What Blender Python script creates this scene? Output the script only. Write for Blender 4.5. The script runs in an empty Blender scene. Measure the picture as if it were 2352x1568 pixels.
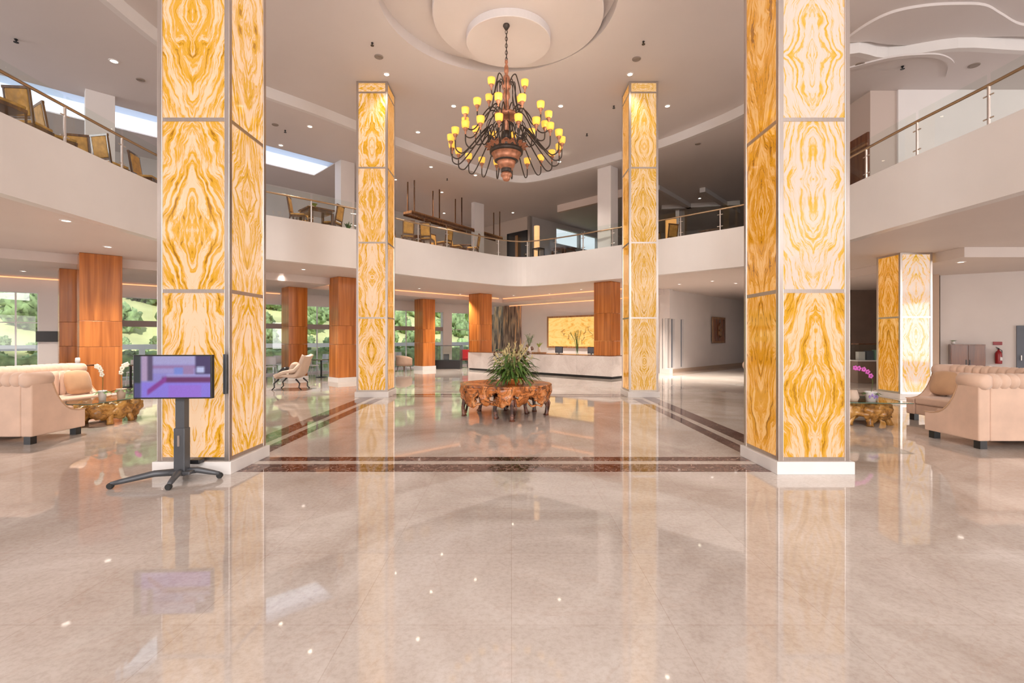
import bpy, bmesh, math, random
from mathutils import Vector, Matrix
from mathutils.geometry import tessellate_polygon
from math import pi, sin, cos, radians, sqrt, atan2

sc = bpy.context.scene
COL = sc.collection
F = 1110.0          # focal length in pixels of the 2352 px wide frame
EYE = 1.6
HZ = 777.0
VX = 1175.0

# ------------------------------------------------------------------ camera, world, lights
cam_d = bpy.data.cameras.new('camera')
cam = bpy.data.objects.new('camera', cam_d)
COL.objects.link(cam)
cam.location = (0, 0, EYE)
cam.rotation_euler = (radians(90), 0, 0)
cam_d.sensor_width = 36
cam_d.lens = 36 * F / 2352
cam_d.shift_y = -(784 - HZ) / 2352
cam_d.shift_x = (1176 - VX) / 2352
cam_d.clip_end = 400
sc.camera = cam

sc.view_settings.view_transform = 'Standard'
sc.view_settings.look = 'None'
sc.view_settings.gamma = 1
sc.view_settings.exposure = 0.0
sc.view_settings.use_curve_mapping = False
sc.cycles.use_denoising = True
sc.cycles.max_bounces = 7
sc.cycles.diffuse_bounces = 4
sc.cycles.glossy_bounces = 3
sc.cycles.transmission_bounces = 3
sc.cycles.transparent_max_bounces = 10
sc.cycles.sample_clamp_indirect = 6
sc.cycles.adaptive_threshold = 0.03
sc.cycles.caustics_reflective = False
sc.cycles.caustics_refractive = False

w = bpy.data.worlds.new('sky')
sc.world = w
w.use_nodes = True
nt = w.node_tree
bg = nt.nodes['Background']
geo = nt.nodes.new('ShaderNodeTexCoord')
sep = nt.nodes.new('ShaderNodeSeparateXYZ')
rmp = nt.nodes.new('ShaderNodeValToRGB')
nt.links.new(geo.outputs['Generated'], sep.inputs[0])
nt.links.new(sep.outputs[2], rmp.inputs[0])
rmp.color_ramp.elements[0].color = (0.86, 0.88, 0.90, 1)
rmp.color_ramp.elements[1].color = (0.62, 0.74, 0.90, 1)
nt.links.new(rmp.outputs[0], bg.inputs[0])
bg.inputs[1].default_value = 1.15


def light_area(name, loc, rot, sx, sy, power, col=(1, 1, 1)):
    d = bpy.data.lights.new(name, 'AREA')
    d.shape = 'RECTANGLE'
    d.size = sx
    d.size_y = sy
    d.energy = power
    d.color = col
    o = bpy.data.objects.new(name, d)
    COL.objects.link(o)
    o.location = loc
    o.rotation_euler = rot
    return o


# daylight through the entrance glazing behind the camera; side lamps are added fill
light_area('entrance_daylight', (0.0, -6.9, 1.9), (radians(90), 0, 0), 15, 3.0, 600, (1.0, 0.96, 0.93))
light_area('clerestory_daylight', (1.5, -6.9, 6.2), (radians(90), 0, 0), 11, 3.2, 1250, (1.0, 0.97, 0.95))
light_area('left_fill', (-19.5, 1.0, 1.9), (radians(90), 0, radians(-90)), 13, 2.8, 700, (0.97, 0.98, 1.0))
light_area('left_gallery_fill', (-19.5, 2.0, 6.6), (radians(90), 0, radians(-90)), 14, 2.4, 1100, (0.95, 0.98, 1.0))
light_area('right_fill', (19.5, 1.0, 1.9), (radians(90), 0, radians(90)), 13, 2.8, 900, (1.0, 0.97, 0.94))
light_area('right_gallery_fill', (19.5, 2.0, 6.6), (radians(90), 0, radians(90)), 14, 2.4, 900, (1.0, 0.98, 0.96))

sd = bpy.data.lights.new('sun', 'SUN')
sd.energy = 4.2
sd.angle = radians(3)
sd.color = (1.0, 0.96, 0.88)
so = bpy.data.objects.new('sun', sd)
COL.objects.link(so)
so.rotation_euler = Vector((-0.35, 0.75, -0.75)).to_track_quat('-Z', 'Y').to_euler()

R = random.Random(7)


# ------------------------------------------------------------------ helpers
def PX(px, D):
    return (px - VX) / F * D


def P(px, py, z):
    D = (z - EYE) * F / (HZ - py)
    return (PX(px, D), D)


def GP(px, py):
    return P(px, py, 0.0)


def tag(o, label=None, cat=None, group=None, kind=None):
    if label: o['label'] = label
    if cat: o['category'] = cat
    if group: o['group'] = group
    if kind: o['kind'] = kind
    return o


def empty(name, loc=(0, 0, 0), rz=0, label=None, cat=None, group=None):
    o = bpy.data.objects.new(name, None)
    COL.objects.link(o)
    o.location = loc
    o.rotation_euler = (0, 0, rz)
    o.empty_display_size = 0.2
    return tag(o, label, cat, group)


KIDS = {}


def copy_tree(o, parent=None):
    c = o.copy()
    COL.objects.link(c)
    if parent is not None:
        c.parent = parent
    for ch in KIDS.get(o.name, []):
        copy_tree(ch, c)
    KIDS[c.name] = [x for x in KIDS.get('_tmp_' + c.name, [])]
    return c


class MB:
    def __init__(s):
        s.v = []
        s.f = []

    def add(s, vs, fs):
        b = len(s.v)
        s.v += [tuple(v) for v in vs]
        s.f += [tuple(i + b for i in f) for f in fs]
        return s

    def box(s, x0, x1, y0, y1, z0, z1, M=None):
        vs = [(x, y, z) for z in (z0, z1) for y in (y0, y1) for x in (x0, x1)]
        if M is not None: vs = [M @ Vector(v) for v in vs]
        return s.add(vs, [(0, 2, 3, 1), (4, 5, 7, 6), (0, 1, 5, 4), (2, 6, 7, 3), (0, 4, 6, 2), (1, 3, 7, 5)])

    def prism(s, poly, z0, z1, M=None):
        n = len(poly)
        a = sum(poly[i][0] * poly[(i + 1) % n][1] - poly[(i + 1) % n][0] * poly[i][1] for i in range(n))
        if a < 0: poly = poly[::-1]
        vs = [(x, y, z0) for x, y in poly] + [(x, y, z1) for x, y in poly]
        if M is not None: vs = [M @ Vector(v) for v in vs]
        fs = [tuple(range(n - 1, -1, -1)), tuple(range(n, 2 * n))]
        fs += [(i, (i + 1) % n, n + (i + 1) % n, n + i) for i in range(n)]
        return s.add(vs, fs)

    def slab(s, outer, holes, z0, z1):
        loops = [outer] + holes
        tri = tessellate_polygon([[Vector((x, y, 0)) for x, y in L] for L in loops])
        flat = [p for L in loops for p in L]
        n = len(flat)
        vs = [(x, y, z0) for x, y in flat] + [(x, y, z1) for x, y in flat]
        fs = []
        for t in tri:
            a, b, c = [flat[i] for i in t]
            cr = (b[0] - a[0]) * (c[1] - a[1]) - (b[1] - a[1]) * (c[0] - a[0])
            if abs(cr) < 1e-9: continue
            if cr < 0: t = (t[0], t[2], t[1])
            fs.append((t[0] + n, t[1] + n, t[2] + n))
            fs.append((t[0], t[2], t[1]))
        k = 0
        for L in loops:
            m = len(L)
            for i in range(m):
                j = (i + 1) % m
                fs.append((k + i, k + j, k + j + n, k + i + n))
            k += m
        return s.add(vs, fs)

    def tube(s, pts, r, n=8, cap=True):
        pts = [Vector(p) for p in pts]
        m = len(pts)
        rs = r if isinstance(r, (list, tuple)) else [r] * m
        up = Vector((0, 0, 1))
        vs = []
        prev = None
        for i, p in enumerate(pts):
            t = (pts[min(i + 1, m - 1)] - pts[max(i - 1, 0)])
            t = t.normalized() if t.length > 1e-9 else Vector((0, 0, 1))
            if prev is None:
                a = up if abs(t.z) < 0.9 else Vector((1, 0, 0))
                u = t.cross(a).normalized()
            else:
                u = (prev - t * prev.dot(t))
                u = u.normalized() if u.length > 1e-6 else t.orthogonal().normalized()
            prev = u
            wv = t.cross(u)
            for k in range(n):
                a = 2 * pi * k / n
                vs.append(p + (u * cos(a) + wv * sin(a)) * rs[i])
        fs = []
        for i in range(m - 1):
            for k in range(n):
                k2 = (k + 1) % n
                fs.append((i * n + k, i * n + k2, (i + 1) * n + k2, (i + 1) * n + k))
        if cap:
            fs.append(tuple(range(n - 1, -1, -1)))
            fs.append(tuple((m - 1) * n + k for k in range(n)))
        return s.add(vs, fs)

    def cyl(s, c, r, z0, z1, n=16, r2=None):
        return s.lathe([(0, z0), (r, z0), (r if r2 is None else r2, z1), (0, z1)], n, c)

    def lathe(s, prof, n=20, c=(0, 0), M=None):
        vs = []
        for r, z in prof:
            for k in range(n):
                a = 2 * pi * k / n
                vs.append((c[0] + max(r, 1e-4) * cos(a), c[1] + max(r, 1e-4) * sin(a), z))
        if M is not None: vs = [M @ Vector(v) for v in vs]
        fs = []
        for i in range(len(prof) - 1):
            for k in range(n):
                k2 = (k + 1) % n
                fs.append((i * n + k, i * n + k2, (i + 1) * n + k2, (i + 1) * n + k))
        return s.add(vs, fs)

    def grid(s, fn, nu, nv, closed_u=False):
        vs = [fn(i / nu, j / nv) for j in range(nv + 1) for i in range(nu if closed_u else nu + 1)]
        W = nu if closed_u else nu + 1
        fs = []
        for j in range(nv):
            for i in range(nu):
                i2 = (i + 1) % W
                fs.append((j * W + i, j * W + i2, (j + 1) * W + i2, (j + 1) * W + i))
        return s.add(vs, fs)

    def blob(s, c, rx, ry, rz, seed=0, amp=0.15, sub=2, n=None, freq=3.0, flat=None):
        from mathutils import noise
        bm = bmesh.new()
        bmesh.ops.create_icosphere(bm, subdivisions=sub, radius=1)
        vs = []
        for v in bm.verts:
            d = 1 + amp * noise.noise(v.co * freq + Vector((seed * 3.1, seed * 1.7, seed)))
            q = v.co * d
            z = q.z * rz
            if flat is not None: z = max(z, -flat)
            vs.append((c[0] + q.x * rx, c[1] + q.y * ry, c[2] + z))
        fs = [tuple(v.index for v in f.verts) for f in bm.faces]
        bm.free()
        return s.add(vs, fs)

    def build(s, name, mat, parent=None, smooth=False, bevel=0, bseg=2, uv=False, sub=0, solid=0, loc=None, fixn=False):
        me = bpy.data.meshes.new(name)
        me.from_pydata(s.v, [], s.f)
        me.validate()
        if fixn or smooth:
            bm = bmesh.new()
            bm.from_mesh(me)
            if not solid:
                bmesh.ops.remove_doubles(bm, verts=bm.verts, dist=1e-5)
            bmesh.ops.recalc_face_normals(bm, faces=bm.faces)
            bm.to_mesh(me)
            bm.free()
        if uv:
            xs = [v.co.x for v in me.vertices]; ys = [v.co.y for v in me.vertices]; zs = [v.co.z for v in me.vertices]
            ax = 0 if (max(xs) - min(xs)) >= (max(ys) - min(ys)) else 1
            lo = min(xs) if ax == 0 else min(ys)
            hi = max(xs) if ax == 0 else max(ys)
            z0, z1 = min(zs), max(zs)
            L = me.uv_layers.new(name='UVMap')
            for lp in me.loops:
                c = me.vertices[lp.vertex_index].co
                L.data[lp.index].uv = ((c[ax] - lo) / (hi - lo), (c.z - z0) / max(z1 - z0, 1e-6))
        if smooth:
            for p in me.polygons: p.use_smooth = True
        o = bpy.data.objects.new(name, me)
        COL.objects.link(o)
        if mat is not None: me.materials.append(mat)
        if parent is not None:
            o.parent = parent
            KIDS.setdefault(parent.name, []).append(o)
        if loc is not None: o.location = loc
        if solid:
            m = o.modifiers.new('s', 'SOLIDIFY'); m.thickness = solid; m.offset = 0
        if bevel:
            m = o.modifiers.new('b', 'BEVEL'); m.width = bevel; m.segments = bseg; m.limit_method = 'ANGLE'; m.angle_limit = radians(40)
        if sub:
            m = o.modifiers.new('u', 'SUBSURF'); m.levels = sub; m.render_levels = sub
        return o


# ------------------------------------------------------------------ materials
def new_mat(name):
    m = bpy.data.materials.new(name)
    m.use_nodes = True
    n = m.node_tree.nodes
    return m, m.node_tree, n['Principled BSDF']


def mat(name, col, rough=0.5, metal=0.0, var=0.0, scale=4.0, bump=0.0, coat=0.0, spec=0.5, sheen=0.0, stretch=(1, 1, 1), rnd=0.0):
    m, t, b = new_mat(name)
    c = (*col, 1)
    b.inputs['Base Color'].default_value = c
    b.inputs['Roughness'].default_value = rough
    b.inputs['Metallic'].default_value = metal
    b.inputs['Specular IOR Level'].default_value = spec
    b.inputs['Coat Weight'].default_value = coat
    b.inputs['Coat Roughness'].default_value = 0.05
    if sheen: b.inputs['Sheen Weight'].default_value = sheen
    tc = t.nodes.new('ShaderNodeTexCoord')
    mp = t.nodes.new('ShaderNodeMapping')
    mp.inputs['Scale'].default_value = stretch
    t.links.new(tc.outputs['Object'], mp.inputs[0])
    nz = t.nodes.new('ShaderNodeTexNoise')
    nz.inputs['Scale'].default_value = scale
    nz.inputs['Detail'].default_value = 5
    t.links.new(mp.outputs[0], nz.inputs['Vector'])
    if var or rnd:
        r = t.nodes.new('ShaderNodeValToRGB')
        r.color_ramp.elements[0].position = 0.3
        r.color_ramp.elements[1].position = 0.7
        r.color_ramp.elements[0].color = (*[max(0, x * (1 - var)) for x in col], 1)
        r.color_ramp.elements[1].color = (*[min(1, x * (1 + var)) for x in col], 1)
        t.links.new(nz.outputs[0], r.inputs[0])
        out = r.outputs[0]
        if rnd:
            oi = t.nodes.new('ShaderNodeObjectInfo')
            hs = t.nodes.new('ShaderNodeHueSaturation')
            mr = t.nodes.new('ShaderNodeMapRange')
            mr.inputs[3].default_value = 1 - rnd
            mr.inputs[4].default_value = 1 + rnd
            t.links.new(oi.outputs['Random'], mr.inputs[0])
            t.links.new(mr.outputs[0], hs.inputs['Value'])
            t.links.new(out, hs.inputs['Color'])
            out = hs.outputs[0]
        t.links.new(out, b.inputs['Base Color'])
    if bump:
        bp = t.nodes.new('ShaderNodeBump')
        bp.inputs['Strength'].default_value = bump
        bp.inputs['Distance'].default_value = 0.02
        t.links.new(nz.outputs[0], bp.inputs['Height'])
        t.links.new(bp.outputs[0], b.inputs['Normal'])
    return m


def emis(name, col, strength):
    m, t, b = new_mat(name)
    b.inputs['Base Color'].default_value = (*col, 1)
    b.inputs['Emission Color'].default_value = (*col, 1)
    b.inputs['Emission Strength'].default_value = strength
    return m


def glass(name, tint=(0.93, 0.97, 0.95), gl=0.07, rough=0.0):
    m = bpy.data.materials.new(name)
    m.use_nodes = True
    t = m.node_tree
    t.nodes.clear()
    o = t.nodes.new('ShaderNodeOutputMaterial')
    tr = t.nodes.new('ShaderNodeBsdfTransparent')
    tr.inputs[0].default_value = (*tint, 1)
    g = t.nodes.new('ShaderNodeBsdfGlossy')
    g.inputs['Roughness'].default_value = rough
    lw = t.nodes.new('ShaderNodeLayerWeight')
    lw.inputs[0].default_value = 0.5
    pw_ = t.nodes.new('ShaderNodeMath'); pw_.operation = 'POWER'; pw_.inputs[1].default_value = 5
    t.links.new(lw.outputs['Facing'], pw_.inputs[0])
    fr = t.nodes.new('ShaderNodeMath'); fr.operation = 'MULTIPLY_ADD'; fr.inputs[1].default_value = 0.9; fr.inputs[2].default_value = 0.04
    t.links.new(pw_.outputs[0], fr.inputs[0])
    mx = t.nodes.new('ShaderNodeMixShader')
    t.links.new(fr.outputs[0], mx.inputs[0])
    t.links.new(tr.outputs[0], mx.inputs[1])
    t.links.new(g.outputs[0], mx.inputs[2])
    t.links.new(mx.outputs[0], o.inputs[0])
    return m


def onyx(name, cream, peach, vein, dark, strength, sat=1.0, dens=9.0, thr=0.0):
    """back-lit book-matched onyx: veins mirrored about the panel's centre lines"""
    m, t, b = new_mat(name)
    N = t.nodes.new
    L = t.links.new

    def math_(op, a, bb=None, cc=None):
        n = N('ShaderNodeMath'); n.operation = op
        for i, x in enumerate((a, bb, cc)):
            if x is None: continue
            if isinstance(x, (int, float)): n.inputs[i].default_value = x
            else: L(x, n.inputs[i])
        return n.outputs[0]
    uv = N('ShaderNodeUVMap')
    sp = N('ShaderNodeSeparateXYZ'); L(uv.outputs[0], sp.inputs[0])
    oi = N('ShaderNodeObjectInfo')
    seed = math_('MULTIPLY', oi.outputs['Random'], 37.0)
    u = math_('ABSOLUTE', math_('SUBTRACT', sp.outputs[0], math_('ADD', 0.47, math_('MULTIPLY', oi.outputs['Random'], 0.06))))
    v = math_('ABSOLUTE', math_('SUBTRACT', sp.outputs[1], math_('ADD', 0.25, math_('MULTIPLY', math_('FRACT', math_('MULTIPLY', oi.outputs['Random'], 7.3)), 0.5))))
    nw = N('ShaderNodeTexNoise'); nw.inputs['Scale'].default_value = 3.0
    cw = N('ShaderNodeCombineXYZ'); L(sp.outputs[0], cw.inputs[0]); L(math_('MULTIPLY', sp.outputs[1], 2.2), cw.inputs[1]); L(seed, cw.inputs[2])
    L(cw.outputs[0], nw.inputs['Vector'])
    u = math_('ADD', u, math_('MULTIPLY', math_('SUBTRACT', nw.outputs[0], 0.5), 0.16))
    # warp
    cv = N('ShaderNodeCombineXYZ')
    L(math_('MULTIPLY', u, 1.3), cv.inputs[0]); L(math_('MULTIPLY', v, 2.0), cv.inputs[1]); L(seed, cv.inputs[2])
    nz = N('ShaderNodeTexNoise'); nz.inputs['Scale'].default_value = 1.6; nz.inputs['Detail'].default_value = 4; nz.inputs['Distortion'].default_value = 0.3
    L(cv.outputs[0], nz.inputs['Vector'])
    wv = math_('MULTIPLY', math_('SUBTRACT', nz.outputs[0], 0.5), 0.62)
    ph = math_('ADD', math_('ADD', math_('MULTIPLY', u, 1.5), math_('MULTIPLY', v, 1.35)), wv)
    cv2 = N('ShaderNodeCombineXYZ')
    L(math_('MULTIPLY', ph, dens), cv2.inputs[0])
    L(math_('MULTIPLY', math_('SUBTRACT', v, u), 2.0), cv2.inputs[1]); L(seed, cv2.inputs[2])
    n2 = N('ShaderNodeTexNoise'); n2.inputs['Scale'].default_value = 1.1; n2.inputs['Detail'].default_value = 6; n2.inputs['Roughness'].default_value = 0.72; n2.inputs['Distortion'].default_value = 0.5
    L(cv2.outputs[0], n2.inputs['Vector'])
    r = N('ShaderNodeValToRGB')
    e = r.color_ramp.elements
    e[0].position = 0.355 + thr; e[0].color = (*dark, 1)
    e[1].position = 0.70; e[1].color = (*cream, 1)
    x = e.new(0.40 + thr); x.color = (*vein, 1)
    x = e.new(0.478 + thr); x.color = (*[(a * 0.8 + c * 0.2) for a, c in zip(vein, peach)], 1)
    x = e.new(0.505 + thr); x.color = (*peach, 1)
    x = e.new(0.55 + thr * 0.5); x.color = (*cream, 1)
    L(n2.outputs[0], r.inputs[0])
    hs = N('ShaderNodeHueSaturation'); hs.inputs['Saturation'].default_value = sat
    L(r.outputs[0], hs.inputs['Color'])
    L(hs.outputs[0], b.inputs['Emission Color'])
    mx = N('ShaderNodeMixRGB'); mx.blend_type = 'MULTIPLY'; mx.inputs[0].default_value = 1
    mx.inputs[2].default_value = (0.22, 0.22, 0.22, 1)
    L(hs.outputs[0], mx.inputs[1]); L(mx.outputs[0], b.inputs['Base Color'])
    b.inputs['Emission Strength'].default_value = strength
    b.inputs['Roughness'].default_value = 0.06
    b.inputs['Specular IOR Level'].default_value = 0.45
    return m


def marble(name, cols, rough=0.08, scale=0.5, spec=0.5, vein=None, tile=None):
    m, t, b = new_mat(name)
    N = t.nodes.new; L = t.links.new
    tc = N('ShaderNodeTexCoord')
    n1 = N('ShaderNodeTexNoise'); n1.inputs['Scale'].default_value = scale; n1.inputs['Detail'].default_value = 8
    n1.inputs['Roughness'].default_value = 0.62; n1.inputs['Distortion'].default_value = 0.8
    L(tc.outputs['Object'], n1.inputs['Vector'])
    r = N('ShaderNodeValToRGB')
    e = r.color_ramp.elements
    e[0].position = 0.32; e[0].color = (*cols[0], 1)
    e[1].position = 0.68; e[1].color = (*cols[2], 1)
    x = e.new(0.5); x.color = (*cols[1], 1)
    L(n1.outputs[0], r.inputs[0])
    out = r.outputs[0]
    n3 = N('ShaderNodeTexNoise'); n3.inputs['Scale'].default_value = 28; n3.inputs['Detail'].default_value = 5; n3.inputs['Roughness'].default_value = 0.7
    L(tc.outputs['Object'], n3.inputs['Vector'])
    r3 = N('ShaderNodeValToRGB')
    r3.color_ramp.elements[0].position = 0.36; r3.color_ramp.elements[0].color = (0.80, 0.76, 0.72, 1)
    r3.color_ramp.elements[1].position = 0.56; r3.color_ramp.elements[1].color = (1, 1, 1, 1)
    L(n3.outputs[0], r3.inputs[0])
    mm = N('ShaderNodeMixRGB'); mm.blend_type = 'MULTIPLY'; mm.inputs[0].default_value = 0.6
    L(out, mm.inputs[1]); L(r3.outputs[0], mm.inputs[2]); out = mm.outputs[0]
    if vein:
        n2 = N('ShaderNodeTexNoise'); n2.inputs['Scale'].default_value = vein[1]; n2.inputs['Detail'].default_value = 6
        n2.inputs['Distortion'].default_value = 1.2
        L(tc.outputs['Object'], n2.inputs['Vector'])
        a = N('ShaderNodeMath'); a.operation = 'SUBTRACT'; a.inputs[1].default_value = 0.5; L(n2.outputs[0], a.inputs[0])
        ab = N('ShaderNodeMath'); ab.operation = 'ABSOLUTE'; L(a.outputs[0], ab.inputs[0])
        r2 = N('ShaderNodeValToRGB')
        r2.color_ramp.elements[0].position = 0.0; r2.color_ramp.elements[0].color = (1, 1, 1, 1)
        r2.color_ramp.elements[1].position = vein[2]; r2.color_ramp.elements[1].color = (0, 0, 0, 1)
        L(ab.outputs[0], r2.inputs[0])
        s = N('ShaderNodeMath'); s.operation = 'MULTIPLY'; s.inputs[1].default_value = vein[3]; L(r2.outputs[0], s.inputs[0])
        mx = N('ShaderNodeMixRGB'); L(s.outputs[0], mx.inputs[0]); L(out, mx.inputs[1]); mx.inputs[2].default_value = (*vein[0], 1)
        out = mx.outputs[0]
    if tile:
        br = N('ShaderNodeTexBrick')
        br.inputs['Scale'].default_value = 1.0
        br.inputs['Brick Width'].default_value = tile; br.inputs['Row Height'].default_value = tile
        br.inputs['Mortar Size'].default_value = 0.003
        br.inputs['Mortar Smooth'].default_value = 0.3
        br.offset = 0
        br.inputs['Color1'].default_value = (1, 1, 1, 1); br.inputs['Color2'].default_value = (0.94, 0.935, 0.93, 1)
        br.inputs['Mortar'].default_value = (0.86, 0.82, 0.79, 1)
        L(tc.outputs['Object'], br.inputs['Vector'])
        mt = N('ShaderNodeMixRGB'); mt.blend_type = 'MULTIPLY'; mt.inputs[0].default_value = 1
        L(out, mt.inputs[1]); L(br.outputs[0], mt.inputs[2]); out = mt.outputs[0]
    L(out, b.inputs['Base Color'])
    b.inputs['Roughness'].default_value = rough
    b.inputs['Specular IOR Level'].default_value = spec
    return m


def woodmat(name, c0, c1, rough=0.25, coat=0.3, sx=7.0, rnd=0.12, sz=0.45):
    m, t, b = new_mat(name)
    N = t.nodes.new; L = t.links.new
    tc = N('ShaderNodeTexCoord'); mp = N('ShaderNodeMapping'); mp.inputs['Scale'].default_value = (sx, sx, sz)
    oi = N('ShaderNodeObjectInfo')
    cx = N('ShaderNodeCombineXYZ')
    ml = N('ShaderNodeMath'); ml.operation = 'MULTIPLY'; ml.inputs[1].default_value = 50
    L(oi.outputs['Random'], ml.inputs[0]); L(ml.outputs[0], cx.inputs[2])
    L(cx.outputs[0], mp.inputs['Location'])
    L(tc.outputs['Object'], mp.inputs[0])
    n1 = N('ShaderNodeTexNoise'); n1.inputs['Scale'].default_value = 1.0; n1.inputs['Detail'].default_value = 5; n1.inputs['Distortion'].default_value = 0.5
    L(mp.outputs[0], n1.inputs['Vector'])
    r = N('ShaderNodeValToRGB')
    r.color_ramp.elements[0].position = 0.33; r.color_ramp.elements[0].color = (*c0, 1)
    r.color_ramp.elements[1].position = 0.66; r.color_ramp.elements[1].color = (*c1, 1)
    L(n1.outputs[0], r.inputs[0])
    hs = N('ShaderNodeHueSaturation'); mr = N('ShaderNodeMapRange'); mr.inputs[3].default_value = 1 - rnd; mr.inputs[4].default_value = 1 + rnd
    L(oi.outputs['Random'], mr.inputs[0]); L(mr.outputs[0], hs.inputs['Value']); L(r.outputs[0], hs.inputs['Color'])
    L(hs.outputs[0], b.inputs['Base Color'])
    b.inputs['Roughness'].default_value = rough
    b.inputs['Coat Weight'].default_value = coat
    b.inputs['Coat Roughness'].default_value = 0.1
    return m


def attrmat(name, strength=0.0, rough=0.4):
    m, t, b = new_mat(name)
    a = t.nodes.new('ShaderNodeAttribute'); a.attribute_name = 'Col'
    if strength:
        b.inputs['Base Color'].default_value = (0.01, 0.01, 0.01, 1)
        t.links.new(a.outputs['Color'], b.inputs['Emission Color'])
        b.inputs['Emission Strength'].default_value = strength
    else:
        t.links.new(a.outputs['Color'], b.inputs['Base Color'])
    b.inputs['Roughness'].default_value = rough
    return m


M = dict(
    floor=marble('floor_marble', ((0.455, 0.385, 0.34), (0.60, 0.54, 0.495), (0.75, 0.705, 0.67)), rough=0.035, scale=0.55, spec=0.85,
                 vein=((0.45, 0.30, 0.22), 0.9, 0.010, 0.16), tile=0.9),
    band=marble('dark_marble', ((0.035, 0.012, 0.010), (0.10, 0.04, 0.03), (0.20, 0.10, 0.08)), rough=0.04, scale=9, vein=((0.6, 0.45, 0.38), 8, 0.03, 0.6)),
    white=mat('white_paint', (0.74, 0.695, 0.68), 0.6, var=0.02, scale=1.5),
    fascia=mat('fascia_paint', (0.72, 0.685, 0.67), 0.35, var=0.02, scale=1.5, bump=0.02),
    ceil=mat('ceiling_paint', (0.66, 0.605, 0.59), 0.65, var=0.02, scale=0.6),
    ceil2=mat('low_ceiling_paint', (0.66, 0.585, 0.55), 0.6, var=0.02, scale=0.8),
    wallgrey=mat('grey_wall_paint', (0.56, 0.52, 0.50), 0.6, var=0.03, scale=1.0),
    walldark=mat('brown_wall_panel', (0.20, 0.145, 0.115), 0.45, var=0.1, scale=2.0),
    uppercarpet=mat('gallery_floor_stone', (0.52, 0.44, 0.39), 0.9, var=0.2, scale=5),
    plinth=mat('plinth_stone', (0.80, 0.77, 0.75), 0.25, var=0.03, scale=5),
    counter=marble('counter_marble', ((0.66, 0.60, 0.58), (0.76, 0.70, 0.68), (0.84, 0.79, 0.77)), rough=0.15, scale=1.5),
    steel=mat('brushed_steel', (0.60, 0.54, 0.50), 0.28, metal=1.0, var=0.05, scale=8, stretch=(8, 8, 0.5)),
    bronze=mat('bronze_rail', (0.42, 0.30, 0.19), 0.3, metal=0.9, var=0.05),
    wood=woodmat('column_veneer', (0.29, 0.080, 0.012), (0.56, 0.19, 0.040), rnd=0.02, sx=9.0, sz=0.35),
    wooddark=woodmat('dark_veneer', (0.10, 0.035, 0.018), (0.22, 0.08, 0.035), rnd=0.06),
    furn=woodmat('chair_wood', (0.07, 0.028, 0.014), (0.16, 0.07, 0.03), rnd=0.1, sx=12),
    furnlite=woodmat('shelf_wood', (0.20, 0.09, 0.04), (0.32, 0.16, 0.07), rnd=0.1, sx=12),
    gold=mat('gold_upholstery', (0.50, 0.26, 0.065), 0.7, var=0.25, scale=9, rnd=0.15),
    sofa=mat('sofa_velvet', (0.66, 0.46, 0.35), 0.75, var=0.09, scale=3.5, bump=0.05, sheen=0.3),
    cushion=mat('cushion_velvet', (0.50, 0.30, 0.17), 0.8, var=0.1, scale=4, sheen=0.3),
    cream=mat('cream_fabric', (0.66, 0.52, 0.42), 0.8, var=0.06, scale=6),
    brownfab=mat('brown_fabric', (0.34, 0.23, 0.17), 0.8, var=0.1, scale=6),
    black=mat('black_plastic', (0.012, 0.012, 0.014), 0.35, var=0.1),
    grey=mat('charcoal_metal', (0.085, 0.09, 0.10), 0.4, metal=0.3, var=0.1),
    rubber=mat('black_rubber', (0.02, 0.02, 0.02), 0.7),
    root=None,
    glass=glass('clear_glass', (0.90, 0.95, 0.93)),
    wglass=glass('window_glass', (0.95, 0.97, 0.97)),
    frame=mat('window_frame_white', (0.80, 0.81, 0.84), 0.4),
    copper=mat('chandelier_copper', (0.46, 0.20, 0.115), 0.42, metal=0.55, var=0.3, scale=12),
    iron=mat('chandelier_iron', (0.055, 0.04, 0.032), 0.45, metal=0.5, var=0.3, scale=14),
    leaf=mat('leaf_green', (0.085, 0.17, 0.03), 0.5, var=0.5, scale=6, rnd=0.3),
    leafl=mat('leaf_light', (0.22, 0.30, 0.07), 0.5, var=0.4, scale=6, rnd=0.3),
    straw=mat('dried_grass', (0.62, 0.52, 0.26), 0.7, var=0.25, scale=20),
    pot=mat('white_ceramic', (0.78, 0.76, 0.76), 0.2, var=0.03),
    terracotta=mat('orange_bowl', (0.60, 0.20, 0.05), 0.4, var=0.15, scale=8),
    red=mat('red_paint', (0.30, 0.015, 0.02), 0.3),
    pink=mat('pink_petal', (0.62, 0.12, 0.50), 0.5, var=0.2, scale=30),
    whitepetal=mat('white_petal', (0.85, 0.84, 0.72), 0.5, var=0.06, scale=30),
    violet=mat('violet_print', (0.30, 0.20, 0.50), 0.5, var=0.4, scale=40),
    bluegrey=mat('blue_grey_door', (0.13, 0.15, 0.19), 0.4, var=0.05),
    tileshade=mat('ceiling_grille', (0.26, 0.21, 0.18), 0.5),
    downlight=emis('downlight_lens', (1.0, 0.86, 0.68), 14.0),
    lowlight=emis('low_downlight_lens', (1.0, 0.88, 0.78), 5.0),
    cove=emis('warm_cove_strip', (1.0, 0.50, 0.24), 1.0),
    shade=emis('amber_glass_shade', (0.92, 0.50, 0.07), 0.80),
    grass=mat('hill_grass', (0.55, 0.56, 0.28), 0.9, var=0.35, scale=0.35, bump=0.2),
    tree=mat('tree_green', (0.27, 0.38, 0.17), 0.8, var=0.5, scale=3.5, rnd=0.45),
    paving=mat('outside_paving', (0.55, 0.54, 0.52), 0.8, var=0.1),
    concrete=mat('white_parapet', (0.85, 0.87, 0.92), 0.7),
)
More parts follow.
